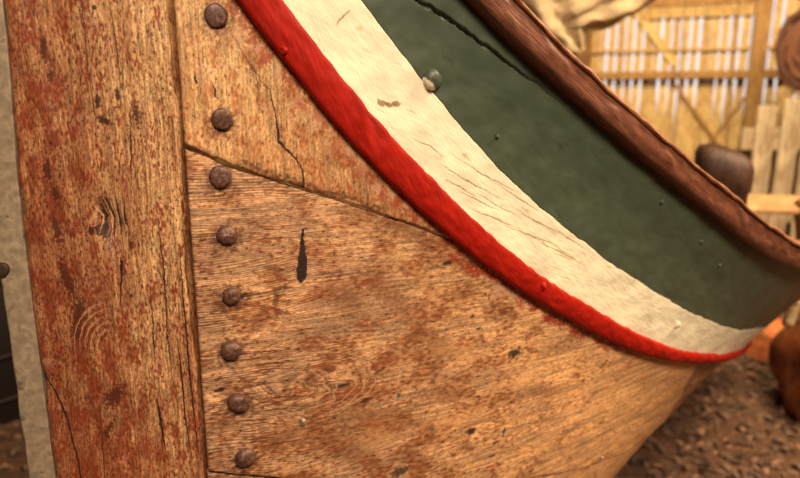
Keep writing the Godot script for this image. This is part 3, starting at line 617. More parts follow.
func top_strakes(t: Node3D) -> void:
	# ---- the red strip
	paint(400, 1024, 128, Color(0.60, 0.10, 0.05), Color(0.42, 0.065, 0.035), 0.4, 90, 24, 0.14, 0.4, 0.74)
	for k in 18: blot(rng.randf() * 1024, rng.randf() * 128, 3 + rng.randf() * 9, 2 + rng.randf() * 3, 0.1, Color(0.70, 0.17, 0.09) if k % 2 else Color(0.36, 0.06, 0.04), 0.6, 0.8, 0.5 if k % 2 else -0.6)
	var mr := tex_mat(colour_image(), height_image(), 0.55, 0.03)
	mr.metallic_specular = 0.25
	var uvr := func(s: float, y: float) -> Vector2: return Vector2(s / 0.62, (y - row("redlow", s)) / 0.062)
	var lo_r := func(s: float) -> float: return row("redlow", s) + wig(s, 11.0, 30.0, 0.0018)
	var hi_r := func(s: float) -> float: return row("whitered", s) + wig(s, 12.0, 60.0, 0.0026)
	var dent := func(s: float, y: float, k: float) -> float:
		var a := wob.get_noise_2d(s * 60.0, y * 60.0) * 0.0013 + 0.003 * sin(clampf(k, 0.0, 1.0) * PI)
		return a - 0.0045 * exp(-pow((s - 0.200) / 0.006, 2)) * clampf(k * 2.0 - 0.6, 0.0, 1.0) + 0.003 * exp(-pow((s - 0.188) / 0.007, 2)) * clampf(k * 2.0 - 0.8, 0.0, 1.0)
	var rs := part("red_strip", patch(lo_r, hi_r, 0.003, 1.85, 420, 14, 0.0145, 0.024, 0.005, uvr, dent), mr, t, Vector3.ZERO, Vector3.ZERO, "raised strip painted glossy red")
	part("nail", lathe([[0.0062, -0.003], [0.0060, 0.0018], [0.0045, 0.0036], [0.0001, 0.0042]], 12, 0.25, 61.0), mr, rs, hull(0.436, 1.085, 0.0155), Vector3(0.1, -0.6, 0))
	part("nail", lathe([[0.0048, -0.003], [0.0046, 0.0010], [0.003, 0.0018], [0.0001, 0.0014]], 12, 0.25, 62.0), mr, rs, hull(0.1045, 1.400, 0.0155), Vector3(0.1, -0.45, 0))
	# ---- white paint, brushed over open grain that runs aslant of the strake
	paint(420, 1400, 560, Color(0.915, 0.865, 0.745), Color(0.70, 0.60, 0.45), 0.5, 120, 10, 0.08, 0.8, 0.80)
	for k in 44: blot(rng.randf() * 1400, rng.randf() * 560, 4 + rng.randf() * 14, 2 + rng.randf() * 3, rng.randf_range(-0.5, 0.5), Color(0.76, 0.66, 0.48) if k % 3 else Color(0.97, 0.94, 0.84), 0.5, 1.0, -0.35 if k % 3 else 0.35)
	var Q := func(s: float, y: float) -> Vector2: return Vector2(fposmod(s / 0.0008, 1400.0), fposmod((1.75 - (y + 0.45 * s)) / 0.0008, 560.0))
	for c in [[[0.285, 1.268], [0.320, 1.245], [0.375, 1.215]], [[0.292, 1.248], [0.315, 1.235], [0.335, 1.222]], [[0.30, 1.28], [0.345, 1.25], [0.40, 1.222]], [[0.315, 1.23], [0.345, 1.213], [0.37, 1.200]], [[0.34, 1.225], [0.37, 1.205], [0.395, 1.193]], [[0.33, 1.205], [0.36, 1.192], [0.40, 1.172]], [[0.36, 1.24], [0.40, 1.213], [0.43, 1.195]], [[0.40, 1.195], [0.43, 1.178], [0.47, 1.155]], [[0.38, 1.178], [0.42, 1.16], [0.45, 1.140]], [[0.43, 1.15], [0.47, 1.13], [0.51, 1.105]], [[0.25, 1.30], [0.27, 1.292], [0.29, 1.275]], [[0.162, 1.43], [0.168, 1.437], [0.178, 1.448]], [[0.41, 1.165], [0.45, 1.147], [0.49, 1.12]], [[0.45, 1.17], [0.48, 1.15], [0.51, 1.13]]]:
		var pts := []
		for i in 3:
			var p: Vector2 = Q.call(c[i][0], c[i][1]); pts.append([p.x, p.y, 0.9 if i == 1 else 0.3])
		if absf(pts[0][1] - pts[2][1]) < 120 and absf(pts[0][0] - pts[2][0]) < 300: crack(pts, 1.25, Color(0.62, 0.51, 0.36), -0.8)
	for a in [[0.214, 1.344, 5], [0.222, 1.342, 4], [0.230, 1.343, 4]]:
		var p: Vector2 = Q.call(a[0], a[1]); blot(p.x, p.y, 8, a[2], -0.3, Color(0.52, 0.40, 0.26), 0.8, 0.7, -0.9)
	var mw := tex_mat(colour_image(), height_image(), 0.55, 0.05)
	var uvw := func(s: float, y: float) -> Vector2: return Vector2(s / (1400 * 0.0008), (1.75 - (y + 0.45 * s)) / (560 * 0.0008))
	var lo_w := func(s: float) -> float: return row("whitered", s) - 0.004
	var hi_w := func(s: float) -> float: return row("greenwhite", s) + wig(s, 13.0, 14.0, 0.003) + wig(s, 14.0, 70.0, 0.0014)
	var wave := func(s: float, y: float, _k: float) -> float: return wob.get_noise_2d(s * 12.0, y * 12.0 + 8.0) * 0.0022 + wob.get_noise_2d(s * 70.0, (y + 0.45 * s) * 240.0) * 0.00035
	var ws := part("white_stripe", patch(lo_w, hi_w, 0.003, 1.85, 460, 60, 0.009, 0.02, 0.0012, uvw, wave), mw, t, Vector3.ZERO, Vector3.ZERO, "cream white painted band with cracked grain")
	part("nail", lathe([[0.0075, -0.003], [0.0070, 0.0012], [0.0045, 0.0022], [0.0001, 0.0026]], 12, 0.3, 70.0, 0.7), mw, ws, hull(0.722, 0.959, 0.010), Vector3(0, -0.8, 0.6))
	# ---- green paint up to the gunwale, split by a long check
	paint(440, 1024, 512, Color(0.272, 0.312, 0.245), Color(0.215, 0.25, 0.19), 0.4, 90, 26, 0.16, 0.3, 0.70)
	for k in 30: blot(rng.randf() * 1024, rng.randf() * 512, 5 + rng.randf() * 16, 2 + rng.randf() * 4, 0.5, Color(0.33, 0.37, 0.27) if k % 2 else Color(0.21, 0.24, 0.17), 0.45, 0.9, 0.4 if k % 2 else -0.4)
	var mg := tex_mat(colour_image(), height_image(), 0.45, 0.05)
	var uvg := func(s: float, y: float) -> Vector2: return Vector2(s / 0.72, (1.75 - y - 0.5 * s) / 0.36)
	var check := [Vector2(0.20, 1.50), Vector2(0.2539, 1.4615), Vector2(0.2781, 1.4494), Vector2(0.3031, 1.4357), Vector2(0.3226, 1.4224), Vector2(0.3425, 1.4124), Vector2(0.3728, 1.3938), Vector2(0.4181, 1.3656), Vector2(0.46, 1.335)]
	var lo_g := func(s: float) -> float: return row("greenwhite", s) + wig(s, 13.0, 14.0, 0.003) + wig(s, 14.0, 70.0, 0.0014)
	var hi_g := func(s: float) -> float: return row("gunlow", s) + 0.02
	var split := func(s: float, y: float, k: float) -> float:
		var o := wob.get_noise_2d(s * 12.0, y * 12.0 + 8.0) * 0.0022
		if s > 0.12 and s < 0.48:
			var best := 1.0; var side := 0.0; var along := 0.0
			var p := Vector2(s, y + wob.get_noise_2d(s * 32.0, 3.0) * 0.0036)
			for i in check.size() - 1:
				var c := Geometry2D.get_closest_point_to_segment(p, check[i], check[i + 1])
				var d := c.distance_to(p)
				if d < best: best = d; side = p.y - c.y; along = c.x
			var deep := 1.0 - sstep(0.33, 0.46, along)
			var wide := lerpf(0.0008, 0.0017, deep * clampf(0.6 + wob.get_noise_2d(along * 50.0, 1.0) * 1.2, 0.2, 1.0))
			o -= 0.007 * deep * exp(-pow(best / wide, 2)) + 0.0015 * exp(-pow(best / 0.0015, 2)) * (1.0 - sstep(0.44, 0.48, along))
			if side > 0: o += 0.003 * deep * exp(-best / 0.02)
		return o
	var gs := part("green_strake", patch(lo_g, hi_g, 0.003, 1.85, 620, 120, 0.009, 0.02, 0.0012, uvg, split), mg, t, Vector3.ZERO, Vector3.ZERO, "dark green painted strake with a long split")
	# the rivet on the paint line: its lower corner is in the white
	var rv := part("rivet", lathe([[0.0118, -0.004], [0.0116, 0.002], [0.0104, 0.0055], [0.0075, 0.0082], [0.0035, 0.0092], [0.0001, 0.0093]], 20, 0.12, 81.0, 1.12), corner_paint(), gs, hull(0.274, 1.371, 0.010), Vector3(0.05, 0.5, 0))
	rv.set_meta("label", "rivet head painted green with a white corner")
	for a in [[0.639, 1.192, 0.0055], [0.738, 1.114, 0.0055], [0.795, 1.062, 0.0055], [0.36, 1.30, 0.004]]:
		part("nail", lathe([[a[2], -0.003], [a[2], 0.0004], [a[2] * 0.7, 0.0010], [0.0001, 0.0013]], 10, 0.5, a[0] * 90.0, 0.8), mg, gs, hull(a[0], a[1], 0.009), Vector3(0, -0.7, 0))
	# ---- the gunwale: a rough rail outside and over the top edge
	paint(460, 1024, 256, Color(0.46, 0.275, 0.195), Color(0.27, 0.145, 0.105), 0.5, 60, 16, 0.36, 0.6, 0.62)
	for k in 70: blot(rng.randf() * 1024, rng.randf() * 256, 4 + rng.randf() * 22, 2 + rng.randf() * 4, 0.0, [Color(0.50, 0.20, 0.13), Color(0.62, 0.44, 0.32), Color(0.27, 0.14, 0.10)][k % 3], 0.6, 1.0, 0.5 if k % 3 < 2 else -0.5)
	var mgun := tex_mat(colour_image(), height_image(), 0.46, 0.06)
	var pts := PackedVector3Array(); var uvs := PackedVector2Array()
	var ns := 420
	# section: [height share, outboard]; out under, up the face, over the top, down inside
	var sec := [[-0.02, -0.012], [-0.02, 0.020], [0.0, 0.028], [0.06, 0.0325], [0.2, 0.0345], [0.35, 0.0352], [0.5, 0.0352], [0.65, 0.0348], [0.8, 0.0342], [0.93, 0.0335], [0.985, 0.0318], [1.0, 0.028], [1.0, 0.010], [1.0, -0.004], [0.99, -0.016], [0.95, -0.021], [0.8, -0.023], [0.2, -0.023], [-0.02, -0.020], [-0.02, -0.012]]
	for i in ns + 1:
		var s := lerpf(0.003, 1.85, float(i) / ns)
		var a := row("gunlow", s); var b := gunout(s) - 0.007 + wig(s, 21.0, 14.0, 0.003)
		for j in sec.size():
			var q: Array = sec[j]
			var y := a + (b - a) * float(q[0])
			var o: float = q[1]
			var rough := wob.get_noise_3d(s * 12.0, (b - y) * 40.0, o * 60.0) * 0.0030 + wob.get_noise_3d(s * 40.0, (b - y) * 110.0, o * 90.0 + 7.0) * 0.0011
			for g in [[0.417, 0.6], [0.517, 0.55], [0.619, 0.6], [0.80, 0.5], [0.90, 0.6]]:
				rough += 0.004 * exp(-pow((s - g[0]) / 0.008, 2) - pow((float(q[0]) - g[1]) / 0.18, 2)) * float(j > 3 and j < 11)
			pts.append(hull(s, y, o + rough)); uvs.append(Vector2(s / 0.6, j * 0.011 / 0.13))
	part("gunwale", grid(pts, uvs, ns + 1, sec.size()), mgun, t, Vector3.ZERO, Vector3.ZERO, "rough brown gunwale rail with traces of red paint")
	# a thin worn capping board along the rail's top
	wood(480, 1024, 128, false, {"b1": Vector2(120, 40), "b2": Vector2(30, 10), "a": Color(0.56, 0.36, 0.235), "b": Color(0.70, 0.48, 0.325), "wash": Color(0.48, 0.28, 0.18), "stain": Color(0.38, 0.20, 0.13), "dark": Color(0.24, 0.13, 0.09), "kstain": 0.6, "bias": flat64(0.02), "pale": flat64(0.5), "washed": flat64(-0.1)})
	var mcap := tex_mat(colour_image(), height_image(), 0.55, 0.06)
	pts = PackedVector3Array(); uvs = PackedVector2Array()
	var cap := [[0.0, 0.0], [0.0, 0.0335], [0.0015, 0.0365], [0.0045, 0.0370], [0.0075, 0.0345], [0.0085, 0.029], [0.0088, 0.010], [0.0085, -0.012], [0.007, -0.023], [0.003, -0.0255], [0.0, -0.024], [0.0, 0.0]]
	for i in ns + 1:
		var s := lerpf(0.003, 1.85, float(i) / ns)
		var b := gunout(s) - 0.0065 + wig(s, 21.0, 14.0, 0.003)
		for j in cap.size():
			var q: Array = cap[j]
			var rough := wob.get_noise_2d(s * 30.0, j * 0.5) * 0.0024 + wob.get_noise_2d(s * 110.0, j * 0.8) * 0.0010
			pts.append(hull(s, b + float(q[0]) + rough * 0.4, float(q[1]) + rough)); uvs.append(Vector2(s / 0.7, j / 11.0))
	part("gunwale_cap", grid(pts, uvs, ns + 1, cap.size()), mcap, t, Vector3.ZERO, Vector3.ZERO, "thin worn capping board on the gunwale")

func corner_paint() -> StandardMaterial3D:
	# the rivet's own paint by angle and ring: green, white where the brush cut the corner
	var im := Image.create(64, 12, false, Image.FORMAT_RGB8)
	for x in 64:
		for y in 12:
			var r := 1.0 - maxf(0.0, y - 2.0) / 9.0
			var a := TAU * (x + 0.5) / 64.0
			var white := r * cos(a - 3.95) > 0.52 + 0.02 * wob.get_noise_1d(x * 0.5)
			im.set_pixel(x, y, Color(0.90, 0.85, 0.73) if white else Color(0.272, 0.312, 0.245))
	return tex_mat(im, null, 0.45, 0.0)

func inside(t: Node3D) -> void:
	# what shows over the rail: the mooring bitt and a pale thwart
	wood(500, 256, 256, true, {"b1": Vector2(60, 90), "b2": Vector2(20, 40), "a": Color(0.26, 0.15, 0.09), "b": Color(0.42, 0.26, 0.16), "stain": Color(0.15, 0.085, 0.06), "dark": Color(0.10, 0.06, 0.04), "kstain": 0.7, "bias": flat64(0.02), "pale": flat64(0.4)})
	var md := tex_mat(colour_image(), height_image(), 0.6, 0.3, 4.0)
	var st := SurfaceTool.new(); st.begin(Mesh.PRIMITIVE_TRIANGLES); st.set_smooth_group(0)
	var rings := []
	for l in [[0.62, 0.078, 0.07, 0.0], [1.06, 0.080, 0.072, 0.0], [1.075, 0.088, 0.08, 0.0], [1.14, 0.090, 0.082, 0.15], [1.17, 0.078, 0.072, 0.55], [1.186, 0.045, 0.045, 0.85], [1.190, 0.001, 0.001, 1.0]]:
		var r := []
		for i in 16:
			var a := TAU * i / 16 + 0.2
			var c := cos(a); var s := sin(a)
			var e := 0.45
			r.append(Vector3(signf(c) * pow(absf(c), e) * l[1], l[0] - 0.026 * (signf(c) * pow(absf(c), e)) * (1.0 if l[0] > 1.05 else 0.0) * (l[1] / 0.09), signf(s) * pow(absf(s), e) * l[2]))
		rings.append(r)
	for k in rings.size() - 1:
		for i in 16: quad(st, rings[k][(i + 1) % 16], rings[k][i], rings[k + 1][i], rings[k + 1][(i + 1) % 16])
	st.generate_normals()
	part("mooring_bitt", st.commit(), md, t, Vector3(1.085, 0, -2.15) - BASE, Vector3(0, -0.35, 0), "dark rounded timber bitt behind the gunwale")
	wood(520, 256, 256, false, {"b1": Vector2(120, 50), "b2": Vector2(30, 14), "a": Color(0.72, 0.52, 0.33), "b": Color(0.84, 0.66, 0.44), "stain": Color(0.5, 0.3, 0.17), "dark": Color(0.3, 0.18, 0.1), "kstain": 0.4, "bias": flat64(-0.03), "pale": flat64(0.6)})
	var mp := tex_mat(colour_image(), height_image(), 0.7, 0.2, 2.5)
	part("thwart", box_mesh(Vector3(0.75, 0.022, 0.22), 0.005), mp, t, Vector3(1.66, 0.945, -2.42) - BASE, Vector3(0.1, -0.15, 0), "pale thwart board across the boat")
	part("thwart_knee", box_mesh(Vector3(0.10, 0.30, 0.12), 0.012, 0.7), mat(Color(0.52, 0.33, 0.2), 0.7), t, Vector3(1.56, 0.83, -2.36) - BASE, Vector3(0, -0.2, 0.25))

# ---------------------------------------------------------------- the shed
func shed() -> void:
	wood(600, 384, 384, true, {"b1": Vector2(90, 160), "b2": Vector2(20, 60), "a": Color(0.78, 0.63, 0.38), "b": Color(0.87, 0.735, 0.47), "stain": Color(0.66, 0.49, 0.28), "dark": Color(0.45, 0.29, 0.15), "kstain": 0.5, "bias": flat64(-0.02), "pale": flat64(0.5)})
	var pine := tex_mat(colour_image(), height_image(), 0.75, 0.2, 1.3)
	var tones := []
	for k in 3:
		var m: StandardMaterial3D = pine.duplicate()
		m.albedo_color = [Color(1, 1, 1), Color(0.90, 0.88, 0.84), Color(0.95, 0.96, 0.98)][k]
		m.uv1_offset = Vector3(k * 0.37, k * 0.21, k * 0.11)
		tones.append(m)
	var beam: StandardMaterial3D = pine.duplicate(); beam.albedo_color = Color(0.76, 0.68, 0.57)  # pine darkened to paint in the weaker light on the frame
	var brown: StandardMaterial3D = pine.duplicate(); brown.albedo_color = Color(0.60, 0.49, 0.38)  # darker again: weak light on the left posts put into the tint
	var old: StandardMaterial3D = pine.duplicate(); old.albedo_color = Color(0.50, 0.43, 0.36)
	# ground
	paint(620, 512, 512, Color(0.44, 0.305, 0.215), Color(0.24, 0.15, 0.10), 0.7, 16, 14, 0.8, 1.0, 0.54)
	var soil := tex_mat(colour_image(), height_image(), 0.95, 1.0, 1.1)
	struct_mesh("floor", box_mesh(Vector3(11, 0.2, 13)), soil, Vector3(0.3, -0.1, -2.2), "brown earth floor strewn with bark and chips")
	# shell
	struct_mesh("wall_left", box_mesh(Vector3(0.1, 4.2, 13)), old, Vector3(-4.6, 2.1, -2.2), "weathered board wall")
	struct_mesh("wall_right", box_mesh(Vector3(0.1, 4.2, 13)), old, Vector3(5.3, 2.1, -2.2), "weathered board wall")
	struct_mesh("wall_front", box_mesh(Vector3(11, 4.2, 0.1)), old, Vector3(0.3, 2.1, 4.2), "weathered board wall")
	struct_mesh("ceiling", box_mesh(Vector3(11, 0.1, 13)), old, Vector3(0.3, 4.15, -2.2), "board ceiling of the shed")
	# the far wall of slats with daylight in the gaps
	var wall := Node3D.new(); wall.name = "wall_back"; add_child(wall)
	wall.set_meta("kind", "structure"); wall.set_meta("label", "slatted pine wall with daylight between the boards")
	wall.position = Vector3(2.62, 0, -6.0); wall.rotation.y = -deg_to_rad(22)
	var pitch := 0.079
	var variants := []
	for k in 5:
		var gap: float = [0.022, 0.015, 0.025, 0.005, 0.020][k]
		var shut: float = [1.36, 1.25, 1.30, 1.55, 1.15][k]
		variants.append(slat(pitch, gap, shut))
	var order := [0, 1, 4, 2, 0, 3, 2, 4, 1, 0, 4, 3, 2, 1, 4, 0, 2, 3, 1, 4]
	var n := 0
	for i in range(-96, 34):
		part("board", variants[order[n % 20]], tones[n % 3], wall, Vector3(i * pitch, 0, 0))
		n += 1
	# frame of posts and rails before the boards
	for u in [-0.935, 0.535, -2.6, -4.4, 2.1]:
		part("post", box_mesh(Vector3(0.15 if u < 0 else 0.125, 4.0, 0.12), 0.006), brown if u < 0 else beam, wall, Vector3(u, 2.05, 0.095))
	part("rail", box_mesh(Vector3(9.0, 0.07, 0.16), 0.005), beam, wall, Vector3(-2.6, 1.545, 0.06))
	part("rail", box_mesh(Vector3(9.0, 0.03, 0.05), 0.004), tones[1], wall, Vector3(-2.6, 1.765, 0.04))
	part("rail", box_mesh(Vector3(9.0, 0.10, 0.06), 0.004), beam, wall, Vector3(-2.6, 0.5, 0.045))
	for k in 3:
		part("panel", box_mesh(Vector3(1.02, 0.094, 0.03), 0.004), [tones[1], beam, tones[1]][k], wall, Vector3(0.06, 2.085 + k * 0.10, 0.05))
	part("brace", box_mesh(Vector3(0.075, 1.0, 0.03), 0.004), tones[0], wall, Vector3(-0.42, 2.03, 0.035), Vector3(0, 0, 0.66))
	part("brace", box_mesh(Vector3(0.03, 0.75, 0.03), 0.003), beam, wall, Vector3(0.12, 1.17, 0.035), Vector3(0, 0, 0.66))
	part("brace", box_mesh(Vector3(0.022, 0.5, 0.02), 0.003), beam, wall, Vector3(0.36, 1.16, 0.035), Vector3(0, 0, -0.55))

func slat(pitch: float, gap: float, shut: float) -> ArrayMesh:
	# one upright board whose right edge was cut off aslant, so that a gap opens above the height where it shuts
	var st := SurfaceTool.new(); st.begin(Mesh.PRIMITIVE_TRIANGLES); st.set_smooth_group(-1)
	var z := 0.0125
	var lv := [[0.0, pitch - 0.001], [shut - 0.12, pitch - 0.001], [shut + 0.12, pitch - gap], [4.15, pitch - gap * 1.1]]
	for k in 3:
		var a: Array = lv[k]; var b: Array = lv[k + 1]
		quad(st, Vector3(0, a[0], z), Vector3(a[1], a[0], z), Vector3(b[1], b[0], z), Vector3(0, b[0], z))
		quad(st, Vector3(a[1], a[0], -z), Vector3(0, a[0], -z), Vector3(0, b[0], -z), Vector3(b[1], b[0], -z))
		quad(st, Vector3(a[1], a[0], z), Vector3(a[1], a[0], -z), Vector3(b[1], b[0], -z), Vector3(b[1], b[0], z))
		quad(st, Vector3(0, a[0], -z), Vector3(0, a[0], z), Vector3(0, b[0], z), Vector3(0, b[0], -z))
	st.generate_normals()
	return st.commit()

# ---------------------------------------------------------------- things behind the boat
func background() -> void:
	sail(); picket_rail(); rope_coil(); cords(); sack_and_pole(); block(); chips(); barrel()

func sail() -> void:
	paint(700, 256, 256, Color(0.80, 0.70, 0.54), Color(0.62, 0.52, 0.38), 0.4, 30, 30, 0.2, 0.5, 0.6)
	var mc := tex_mat(colour_image(), height_image(), 0.9, 0.1, 2.0)
	mc.backlight_enabled = true; mc.backlight = Color(0.12, 0.10, 0.07)
	var t := thing("furled_sail", "cream canvas sail bundled and slung behind the gunwale", "sail", Vector3(0.725, 1.535, -2.8))
	# two lobes of gathered cloth, pleated along their length
	part("canvas", lobe(PackedVector3Array([Vector3(-0.40, 0.62, 0.05), Vector3(-0.26, 0.36, 0.03), Vector3(-0.13, 0.17, 0.0), Vector3(-0.03, 0.05, 0.0), Vector3(0.03, -0.005, 0.0)]), [0.17, 0.20, 0.16, 0.10, 0.03], 9, 0.020), mc, t)
	part("canvas", lobe(PackedVector3Array([Vector3(-0.10, 0.10, 0.05), Vector3(-0.02, 0.16, 0.07), Vector3(0.10, 0.215, 0.05), Vector3(0.24, 0.31, 0.03), Vector3(0.42, 0.46, 0.0), Vector3(0.55, 0.62, 0.0)]), [0.02, 0.085, 0.115, 0.125, 0.13, 0.10], 7, 0.016), mc, t)
	var hemp := mat(Color(0.55, 0.44, 0.30), 0.9)
	part("sling", tube(PackedVector3Array([Vector3(-0.38, 0.6, 0.05), Vector3(-0.34, 2.54, 0.02)]), 0.010, 8), hemp, t)
	part("sling", tube(PackedVector3Array([Vector3(0.52, 0.6, 0.0), Vector3(0.50, 2.54, 0.0)]), 0.010, 8), hemp, t)

func lobe(path: PackedVector3Array, radii: Array, pleats: int, deep: float) -> ArrayMesh:
	var c := Curve3D.new()
	for p in path: c.add_point(p)
	var pts := PackedVector3Array(); var uvs := PackedVector2Array()
	var n := 48; var m := 72
	for i in n + 1:
		var f := float(i) / n * (path.size() - 1)
		var k := mini(int(f), path.size() - 2)
		var fr := sstep(0, 1, f - k)
		var p := path[k].cubic_interpolate(path[k + 1], path[maxi(k - 1, 0)], path[mini(k + 2, path.size() - 1)], f - k)
		var d := (path[k + 1] - path[k]).normalized()
		var a := d.cross(Vector3(0, 0, 1)).normalized(); var b := d.cross(a).normalized()
		var r: float = lerpf(radii[k], radii[k + 1], fr)
		for j in m + 1:
			var t := TAU * (j % m) / m
			var rr := r + deep * (r / 0.12) * (sin(t * pleats + wob.get_noise_2d(f * 0.9, cos(t)) * 2.5) + 0.6 * wob.get_noise_3d(cos(t) * 2.0, sin(t) * 2.0, f * 1.2))
			pts.append(p + (a * cos(t) + b * sin(t)) * rr); uvs.append(Vector2(float(j) / m, f))
	return grid(pts, uvs, n + 1, m + 1)

func picket_rail() -> void:
	wood(720, 256, 256, true, {"b1": Vector2(60, 90), "b2": Vector2(20, 50), "a": Color(0.60, 0.515, 0.40), "b": Color(0.71, 0.62, 0.49), "stain": Color(0.48, 0.36, 0.24), "dark": Color(0.34, 0.24, 0.16), "kstain": 0.5, "bias": flat64(-0.02), "pale": flat64(0.5)})
	var m := tex_mat(colour_image(), height_image(), 0.8, 0.2, 1.5)
	var t := thing("picket_railing", "pale grey wooden railing of wide pickets before the slatted wall", "railing", Vector3(2.42, 0, -4.4))
	for k in 4:
		part("picket", box_mesh(Vector3(0.125 if k else 0.13, 1.29 + [0.0, 0.05, 0.0, 0.03][k], 0.028), 0.005), m, t, Vector3(0.055 + k * 0.165, (1.29 + [0.0, 0.05, 0.0, 0.03][k]) / 2, 0.0), Vector3(0, 0, -0.015 * (k % 2)))
	part("rail", box_mesh(Vector3(1.2, 0.15, 0.03), 0.004), m, t, Vector3(0.52, 1.07, -0.03))
	part("rail", box_mesh(Vector3(1.2, 0.12, 0.03), 0.004), m, t, Vector3(0.52, 0.55, -0.03))
	var o := thing("leaning_plank", "brown rough plank leaning on the back of the pale railing", "plank", Vector3(2.80, 0, -4.50), 0.0)
	part("plank_board", box_mesh(Vector3(0.9, 1.0, 0.03), 0.004), mat(Color(0.50, 0.33, 0.20), 0.8), o, Vector3(0, 0.5, 0.0))

func rope_coil() -> void:
	var m := mat(Color(0.38, 0.22, 0.13), 0.9)
	var m2 := mat(Color(0.30, 0.165, 0.095), 0.9)
	var t := thing("rope_coil", "thick brown coil of rope hung before the slatted wall", "rope", Vector3(2.95, 1.70, -4.75), -0.3)
	for k in 14:
		var pts := PackedVector3Array()
		var r := 0.025 + (k % 7) * 0.034
		for i in 41:
			var a := TAU * i / 40
			var f := 1.0 + 0.12 * wob.get_noise_2d(cos(a) + k, sin(a))
			pts.append(Vector3(cos(a) * r * f, sin(a) * r * 1.18 * f - 0.02 * (k % 3), -0.03 + 0.020 * (k % 4)))
		part("loop", tube(pts, 0.021, 8, false), m if k % 2 else m2, t)
	for k in 4:
		part("strand", tube(PackedVector3Array([Vector3(-0.08 + k * 0.05, -0.16, 0.02), Vector3(-0.10 + k * 0.055, -0.26, 0.02), Vector3(-0.09 + k * 0.05, -0.33 + 0.03 * (k % 2), 0.01)]), 0.012, 6), m2, t)
	part("hanger", tube(PackedVector3Array([Vector3(0, 0.20, 0.0), Vector3(0.0, 2.40, 0.0)]), 0.008, 6), m, t)

func cords() -> void:
	var m := mat(Color(0.42, 0.31, 0.18), 0.9)
	var k := 0
	for a in [[1.985, -4.7], [2.37, -4.7], [2.44, -4.6]]:
		var pts := PackedVector3Array()
		for i in 9: pts.append(Vector3(0.012 * sin(i * 0.9 + k), 0.05 + i * 0.506, 0.0))
		var o := part("cord", tube(pts, 0.006, 6), m, self, Vector3(a[0], 0, a[1]))
		o.name = numbered("hanging_cord")
		o.set_meta("label", "thin brown cord hanging alone before the slatted wall" if k == 0 else "one of two thin cords hanging close together before the slats"); o.set_meta("category", "cord")
		o.set_meta("group", "cords hung before the slats")
		k += 1

func sack_and_pole() -> void:
	paint(740, 256, 256, Color(0.56, 0.30, 0.135), Color(0.27, 0.13, 0.07), 0.6, 40, 60, 0.5, 0.6, 0.58)
	var m := tex_mat(colour_image(), height_image(), 0.62, 0.2, 1.6)
	var t := thing("leather_sack", "brown leather sack standing on the chips beyond the hull", "sack", Vector3(1.99, 0, -2.50))
	var pts := PackedVector3Array(); var uvs := PackedVector2Array()
	var n := 40; var q := 72
	for i in n + 1:
		var f := float(i) / n
		var y := 0.62 * f
		var r := 0.30 * (0.70 + 0.42 * sin(minf(f * 2.6 + 0.75, PI * 0.85))) * (1.0 - 0.30 * sstep(0.45, 1.0, f))
		if i == 0: r = 0.001
		if i == n: r = 0.02
		for j in q + 1:
			var a := TAU * (j % q) / q
			var rr := r * (1.0 + 0.13 * sin(a * 5.0 + f * 2.2 + 0.6) * sstep(0.05, 0.4, f) + 0.14 * wob.get_noise_3d(cos(a) * 1.2, sin(a) * 1.2, f * 1.5))
			pts.append(Vector3(cos(a) * rr, y + 0.03 * sin(a * 3.0) * f, sin(a) * rr)); uvs.append(Vector2(float(j) / q, f))
	part("sack_body", grid(pts, uvs, n + 1, q + 1, true), m, t)
	part("tie", tube(PackedVector3Array([Vector3(-0.12, 0.59, 0.10), Vector3(0.0, 0.61, 0.13), Vector3(0.1, 0.59, 0.10)]), 0.012, 6), mat(Color(0.30, 0.2, 0.12), 0.8), t)
	var p := part("pole", tube(PackedVector3Array([Vector3(1.395, 0.558, -2.18), Vector3(1.70, 0.520, -2.62), Vector3(2.00, 0.482, -3.06)]), 0.020, 12), mat(Color(0.88, 0.76, 0.56), 0.5), self)
	p.name = numbered("boat_pole"); p.set_meta("label", "pale wooden pole propped beside the brown sack"); p.set_meta("category", "pole")

func block() -> void:
	wood(760, 128, 128, false, {"b1": Vector2(40, 30), "b2": Vector2(16, 12), "a": Color(0.80, 0.46, 0.24), "b": Color(0.88, 0.58, 0.32), "stain": Color(0.72, 0.25, 0.12), "dark": Color(0.4, 0.2, 0.1), "kstain": 0.8, "bias": flat64(0.02), "pale": flat64(0.5)})
	var o := part("chock", box_mesh(Vector3(0.34, 0.16, 0.24), 0.012, 0.75), tex_mat(colour_image(), height_image(), 0.7, 0.2, 3.0), self, Vector3(2.0, 0.08, -3.24), Vector3(0, 0.3, 0))
	o.name = numbered("wooden_chock"); o.set_meta("label", "orange stained wooden chock on the chips behind the hull"); o.set_meta("category", "block")

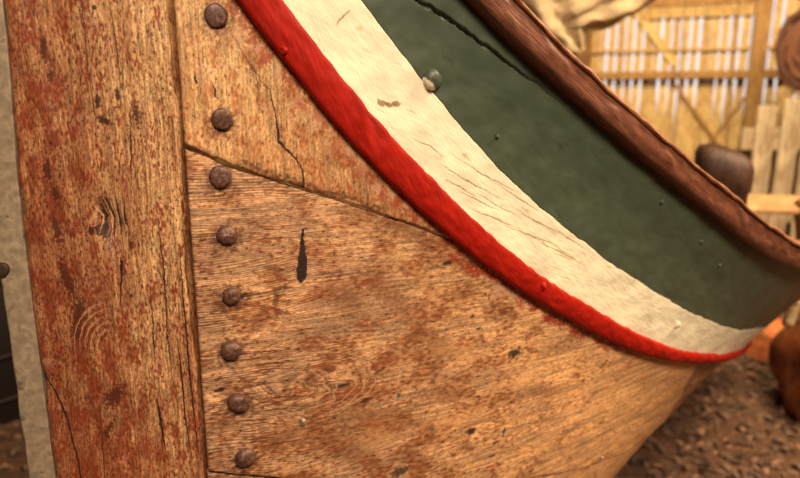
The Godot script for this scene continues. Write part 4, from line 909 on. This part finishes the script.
func chips() -> void:
	# bark and wood chips: nobody could count them
	var mm := MultiMesh.new(); mm.transform_format = MultiMesh.TRANSFORM_3D; mm.use_colors = true
	mm.mesh = box_mesh(Vector3(0.034, 0.008, 0.016), 0.003, 0.7)
	var n := 9000
	mm.instance_count = n
	for i in n:
		var x := rng.randf_range(0.3, 3.6); var z := -rng.randf_range(1.3, 4.4)
		if i % 6 == 0: x = rng.randf_range(-2.8, -0.8); z = -rng.randf_range(1.5, 3.6)
		var b := Basis.from_euler(Vector3(rng.randf_range(-0.5, 0.5), rng.randf() * TAU, rng.randf_range(-0.5, 0.5))).scaled(Vector3.ONE * rng.randf_range(0.5, 1.5))
		mm.set_instance_transform(i, Transform3D(b, Vector3(x, rng.randf_range(0.002, 0.02), z)))
		var k := rng.randf()
		var c := Color(0.11, 0.062, 0.036).lerp(Color(0.24, 0.14, 0.085), k)
		if rng.randf() < 0.10: c = Color(0.40, 0.19, 0.10)
		if rng.randf() < 0.12: c = Color(0.045, 0.026, 0.017)
		mm.set_instance_color(i, c)
	var o := MultiMeshInstance3D.new(); o.name = "wood_chips"; o.multimesh = mm
	var m := mat(Color(1, 1, 1), 0.9); m.vertex_color_use_as_albedo = true
	o.material_override = m
	add_child(o)
	o.set_meta("kind", "stuff"); o.set_meta("label", "brown bark and wood chips strewn over the ground"); o.set_meta("category", "wood chips")

func barrel() -> void:
	var t := thing("shade_barrel", "made-up dark barrel standing in for shaded ground beyond the iron stem band", "barrel", Vector3(-1.95, 0, -2.75))  # invented dark barrel in place of ground lying in shade
	var tar := mat(Color(0.10, 0.07, 0.055), 0.6)  # near-black colour stands in for the shade there
	for k in 20:
		var a0 := TAU * k / 20 + 0.006; var a1 := TAU * (k + 1) / 20 - 0.006
		var pts := PackedVector3Array(); var uvs := PackedVector2Array()
		for a in [a0, a0, (a0 + a1) / 2, a1, a1]:
			var inn: bool = pts.size() == 0 or pts.size() == 4 * 9
			for j in 9:
				var f := j / 8.0
				var r := 0.40 + 0.07 * sin(f * PI) - (0.02 if inn else 0.0)
				pts.append(Vector3(cos(a) * r, f * 0.95, sin(a) * r)); uvs.append(Vector2(0, f))
		part("stave", grid(pts, uvs, 5, 9, true), tar, t)
	for y in [0.12, 0.32, 0.63, 0.83]:
		var pts := PackedVector3Array()
		for i in 33: pts.append(Vector3(cos(TAU * i / 32) * (0.405 + 0.07 * sin(y / 0.95 * PI)), y, sin(TAU * i / 32) * (0.405 + 0.07 * sin(y / 0.95 * PI))))
		part("hoop", tube(pts, 0.012, 6, false), mat(Color(0.16, 0.11, 0.08), 0.5, 0.5), t)
	part("lid", lathe([[0.39, 0.0], [0.39, 0.02], [0.0001, 0.02]], 32), tar, t, Vector3(0, 0.90, 0), Vector3(-PI / 2, 0, 0))
